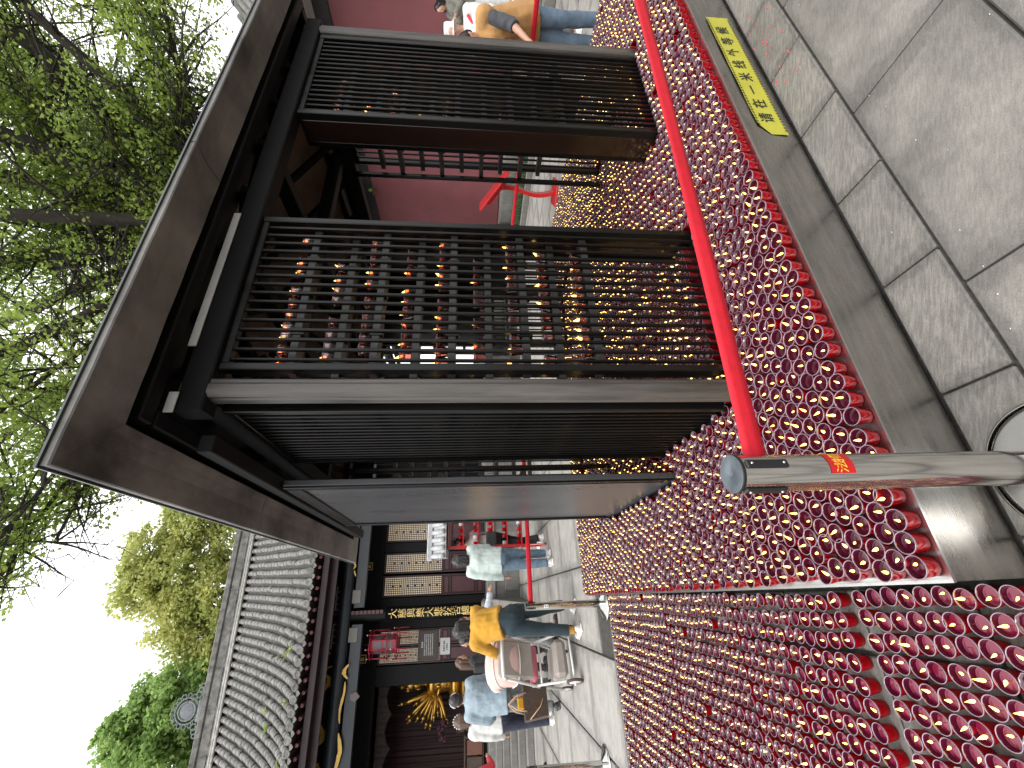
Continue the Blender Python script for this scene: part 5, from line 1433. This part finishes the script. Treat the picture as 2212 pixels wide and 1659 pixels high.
sh_w = mat('white_shoe', (.74,.73,.70), .5); sh_b = mat('black_shoe', (.02,.02,.02), .4); sock_y = cloth('mustard_sock', (.42,.22,.03))
def bag(parent_label, loc, rz, w, d, hgt, mtl, label, strap=None, handle_m=None):
    t = empty('handbag', loc, rz, label, 'bag'); b = MB(); b.bbox(-w/2,w/2,-d/2,d/2,0,hgt,.02); b.build('body', mtl, t)
    if strap:
        b = MB(); b.pipe([(-w*.35,0,hgt-.01),(-w*.30,0,hgt+strap*.75),(0,0,hgt+strap),(w*.30,0,hgt+strap*.75),(w*.35,0,hgt-.01)], .008, 6); b.build('handle', handle_m or mtl, t, True)
    return t
def away(x, y, off=0): return -math.atan2(x, y) + off       # heading that faces away from the viewer
# --- left side
person('woman in pale mint shirt and flared blue jeans seen from behind', (-3.02,7.30,0), away(-3.02,7.3,.15), 1.74, lean=.04, arms={'r':(.35,.10,.9,.3),'l':(.05,.22,.15,0)}, stride=.05, top=mint, bottom=denim, shoe=sh_w, hair='bob', top_hem=.50, top_fit=1.16, sleeve='long')
bald = person('man with receding hair in white shirt and black trousers behind a red belt', (-3.10,8.35,0), away(-3.1,8.3,R(35)), 1.74, arms={'r':(.3,.1,1.2,.1),'l':(.2,.1,.9,.2)}, stride=.12, top=white, bottom=blackc, shoe=sh_w, hair='short', top_hem=.52, top_fit=1.08, sleeve='mid')
bag('', (-2.93,8.05,.92), R(30), .26,.09,.20, blackc, 'black shoulder bag held by the man in the white shirt', .16)
person('woman in mustard yellow knit and dark teal trousers leaning over the stroller', (-3.02,5.42,0), away(-3.0,5.4,R(24)), 1.70, lean=.34, head=(.35,.15), arms={'r':(.55,.08,.35,.15),'l':(.75,.12,.3,.05)}, stride=.015, stance=.20, top=mustard, bottom=teal_c, shoe=sh_w, socks=sock_y, hair='bob', top_hem=.585, top_fit=1.10, w=1.05)
person('woman with long brown hair and pale checked shirt bending beside the stroller', (-4.02,6.75,0), away(-4,6.7,R(-75)), 1.66, lean=.32, head=(.3,0), arms={'r':(.9,.1,.5,.1),'l':(.8,.1,.6,.1)}, stride=.05, top=plaid, bottom=greyj, shoe=sh_b, hair='long', hair_m=m_hair_br, top_hem=.50, top_fit=1.06)
person('person dressed all in black near the hall steps with a white bag', (-5.05,8.55,0), away(-5,8.5,R(80)), 1.66, lean=.12, arms={'r':(.2,.1,.8,.1),'l':(.2,.1,.8,.1)}, stride=.05, top=blackc, bottom=navy, shoe=sh_b, hair='bob', top_hem=.48, top_fit=1.12)
bag('', (-4.92,8.18,1.06), R(15), .22,.08,.15, cloth('cream_leather', (.52,.54,.46)), 'small cream white handbag carried by the person in black', .11)
def band(t, J, h, hq):
    b = MB(); pts = [hq(.055*math.cos(a_), -.010+.060*math.sin(a_)*.3, .012+.056*math.sin(a_)) for a_ in np.linspace(0,math.pi,12)]; b.pipe(pts, .010, 6); b.build('headband', white, t, True)
person('man in light denim jacket with white headband and faded grey jeans', (-5.06,6.86,0), away(-5.06,6.86,R(6)), 1.76, lean=.04, arms={'r':(.55,.25,.9,.1),'l':(.25,.22,1.0,.3)}, stride=.10, stance=.2, top=denim_l, bottom=greyj, shoe=sh_b, hair='short', top_hem=.465, top_fit=1.26, w=1.12, extra=band)
bag('', (-4.62,6.95,1.02), R(-20), .16,.10,.34, blackc, 'black quilted bag hanging at the elbow of the denim jacket man')
person('woman with wavy brown hair looking sideways, half hidden by the denim jacket', (-5.05,7.75,0), away(-5,7.7,R(-80)), 1.70, head=(.1,0), arms=None, stride=.08, top=blackc, bottom=blackc, shoe=sh_b, hair='long', hair_m=m_hair_br, top_hem=.5)
def crown_(t, J, h, hq):
    for k in range(9):
        a_ = math.pi*(k/8); MB().ball(hq(.056*math.cos(a_), -.016, .016+.058*math.sin(a_)), .014, n=7,k=5).build('hair_flower', white, t, True)
person('woman with brown hair, white hair flowers, white top and navy trousers', (-5.66,7.18,0), away(-5.66,7.18,R(10)), 1.70, lean=.03, arms={'r':(.3,.1,1.2,.4),'l':(.1,.14,.4,.1)}, stride=.05, top=white, bottom=navy, shoe=sh_w, hair='bob', hair_m=m_hair_br, top_hem=.515, top_fit=1.12, extra=crown_)
person('person in red with white bag at the lower picture edge', (-7.18,7.62,0), away(-6.9,7.6,R(-40)), 1.58, lean=.08, arms={'r':(.5,.1,1.3,.2),'l':(.3,.12,.9,.2)}, stride=.05, top=red_c, bottom=blackc, shoe=sh_b, hair='short', top_hem=.5, top_fit=1.15)
# --- right side
vp = PW(5.16, 1.12, 0)
person('person in tan vest with slate sleeves and blue jeans stooping over the candles', vp, A+R(90)-R(8), 1.62, lean=.42, head=(.5,0), arms={'r':(.35,.10,.35,0),'l':(.50,.10,.5,0)}, stride=.03, top=tan, vest=slate, bottom=denim, shoe=sh_b, hair='short', top_hem=.47, top_fit=1.30, w=1.0)
def hat(t, J, h, hq):
    b = MB(); c = hq(0,-.004,.030); b.lathe([(.085,-.055),(.112,-.075),(.115,-.070),(.088,-.045),(.083,.03),(.070,.055),(0,.062)], 22, c=tuple(c)); b.build('bucket_hat', white, t, True)
    b = MB(); b.pipe([J['shl']+mk((.02,.10,.03)), J['chs']+mk((.0,.165,-.02)), J['wst']+mk((.12,.13,.02))], .018, 8); b.build('strap', red_c, t, True)
hpv = PW(6.35, 1.72, 0)
person('person in white bucket hat and pale jacket with a red cross strap', hpv, A+R(70)+R(35), 1.76, head=(.1,0), arms={'r':(.4,.1,1.3,.3),'l':(.4,.1,1.4,.3)}, top=white, bottom=greyj, shoe=sh_w, hair='short', top_hem=.47, top_fit=1.15, extra=hat)
def bagred(t, J, h, hq): pass
bag('', hpv + Vector((-.22,-.22,1.06)), A, .22,.10,.20, red_c, 'bright red pouch carried by the person in the white hat', .08)
gp = PW(9.55, 2.72, .62)
person('person in olive grey jacket and white trousers standing on the wall plinth', gp, A+R(70), 1.46, lean=.12, head=(.35,0), arms={'r':(.6,.1,1.4,.2),'l':(.6,.1,1.4,.2)}, top=olive, bottom=white, shoe=sh_w, hair='bob', top_hem=.5, top_fit=1.15)
# ------------------------------------------------------------------ stroller and tote bag
sx = empty('stroller', (-3.72, 5.62, 0), away(-3.72,5.6,R(14)), 'white framed baby stroller with pink canopy parked between the visitors', 'stroller')
m_frame = mat('white_frame', (.68,.66,.64), .3, coat=.3); m_pinkc = cloth('pale_pink_canopy', (.62,.42,.38)); m_pinkd = cloth('rose_seat', (.50,.13,.17)); m_greyc = cloth('beige_grey_liner', (.36,.32,.29)); m_tyre = mat('brown_tyre', (.07,.045,.04), .7)
for (x,y,r_) in ((-.30,-.30,.105),(.30,-.30,.105),(-.22,.42,.085),(.22,.42,.085)):
    b = MB(); b.pipe([(x, y+r_*.85*math.cos(q), r_+r_*.85*math.sin(q)) for q in np.linspace(0,6.2832,21)], r_*.17, 8); wh = b.build('wheel', m_tyre, sx, True)
    b = MB(); b.tube((x-.014,y,r_),(x+.014,y,r_),r_*.72,n=18); b.build('rim', m_frame, wh, True)
for x in (-.25,.25):
    b = MB(); b.pipe([(x*1.12,-.30,.12),(x,-.02,.46),(x*.92,.16,.66)], .017, 8); b.build('rear_leg', m_frame, sx, True)
    b = MB(); b.pipe([(x*.9,.42,.10),(x,.12,.48),(x,-.14,.72),(x,-.40,.96)], .017, 8); b.build('side_tube', m_frame, sx, True)
b = MB(); b.tube((-.34,-.30,.105),(.34,-.30,.105),.014,n=8); b.build('rear_axle', m_frame, sx, True)
b = MB(); b.pipe([(-.25,-.40,.96),(-.24,-.44,1.0),(0,-.45,1.005),(.24,-.44,1.0),(.25,-.40,.96)], .021, 10); b.build('handle', m_frame, sx, True)
b = MB(); b.tube((-.25,.0,.48),(.25,.0,.48),.014,n=8); b.build('cross_bar', m_frame, sx, True)
b = MB(); b.bbox(-.22,.22,-.20,.30,.14,.32,.05); b.build('under_basket', m_greyc, sx)
b = MB(); b.bbox(-.20,.20,-.06,.30,.52,.60,.03); b.build('seat', m_pinkd, sx)
Ms = Matrix.Translation((0,-.10,.60)) @ Matrix.Rotation(R(24),4,'X'); b = MB(); b.bbox(-.21,.21,-.04,.03,.0,.50,.025,M=Ms); b.build('backrest', m_greyc, sx, fix=True)
b = MB(); vs=[]; fs=[]; n=14; m_=12
for i in range(n+1):
    t = R(-32) + R(150)*i/n
    for j in range(m_+1):
        q = math.pi*j/m_; x = -.27*math.cos(q); rr2 = .30*(.35+.65*math.sin(q)**.6) + (.010 if i%4 == 0 else 0)
        vs.append((x, .02 - rr2*math.cos(t), .92 + rr2*math.sin(t)*.95))
for i in range(n):
    for j in range(m_): fs.append((i*(m_+1)+j, i*(m_+1)+j+1, (i+1)*(m_+1)+j+1, (i+1)*(m_+1)+j))
b.add(vs, fs); cn = b.build('canopy', m_pinkc, sx, True)
sol = cn.modifiers.new('thickness', 'SOLIDIFY'); sol.thickness = .012
for i in (0,7,14):
    t = R(-32) + R(150)*i/n; b = MB(); b.pipe([(-.275*math.cos(math.pi*j/m_), .02-.30*(.35+.65*math.sin(math.pi*j/m_)**.6)*1.02*math.cos(t), .92+.30*(.35+.65*math.sin(math.pi*j/m_)**.6)*.97*math.sin(t)) for j in range(m_+1)], .010, 6); b.build('canopy_hoop', m_frame, cn, True)
tb = empty('tote_bag', (-4.10,5.42,.42), away(-4,5.4,R(14)), 'dark brown tote bag with tan straps hanging from the stroller handle', 'bag')
m_tote = mat('brown_tote', (.055,.034,.024), .5, noise=(30,.35)); m_strap = mat('tan_strap', (.50,.32,.19), .5)
b = MB(); b.add([(-.15,-.07,0),(.15,-.07,0),(.15,.07,0),(-.15,.07,0),(-.19,-.06,.30),(.19,-.06,.30),(.19,.06,.30),(-.19,.06,.30)], [(0,3,2,1),(4,5,6,7),(0,1,5,4),(1,2,6,5),(2,3,7,6),(3,0,4,7)]); b.build('body', m_tote, tb)
for y in (-.066,.066):
    b = MB(); b.pipe([(-.10,y,.27),(-.07,y,.40),(0,y*.4,.50),(.07,y,.40),(.10,y,.27)], .008, 6); b.build('strap', m_strap, tb, True)
b = MB(); b.pipe([(-.185,-.070,.24),(-.06,-.080,.10),(.02,-.082,.06)], .007, 6); b.build('side_lace', m_strap, tb, True)
MB().bbox(-.06,.06,-.03,.03,.30,.38,.01).build('yellow_pouch', mat('orange_pouch', (.55,.28,.01), .5), tb)
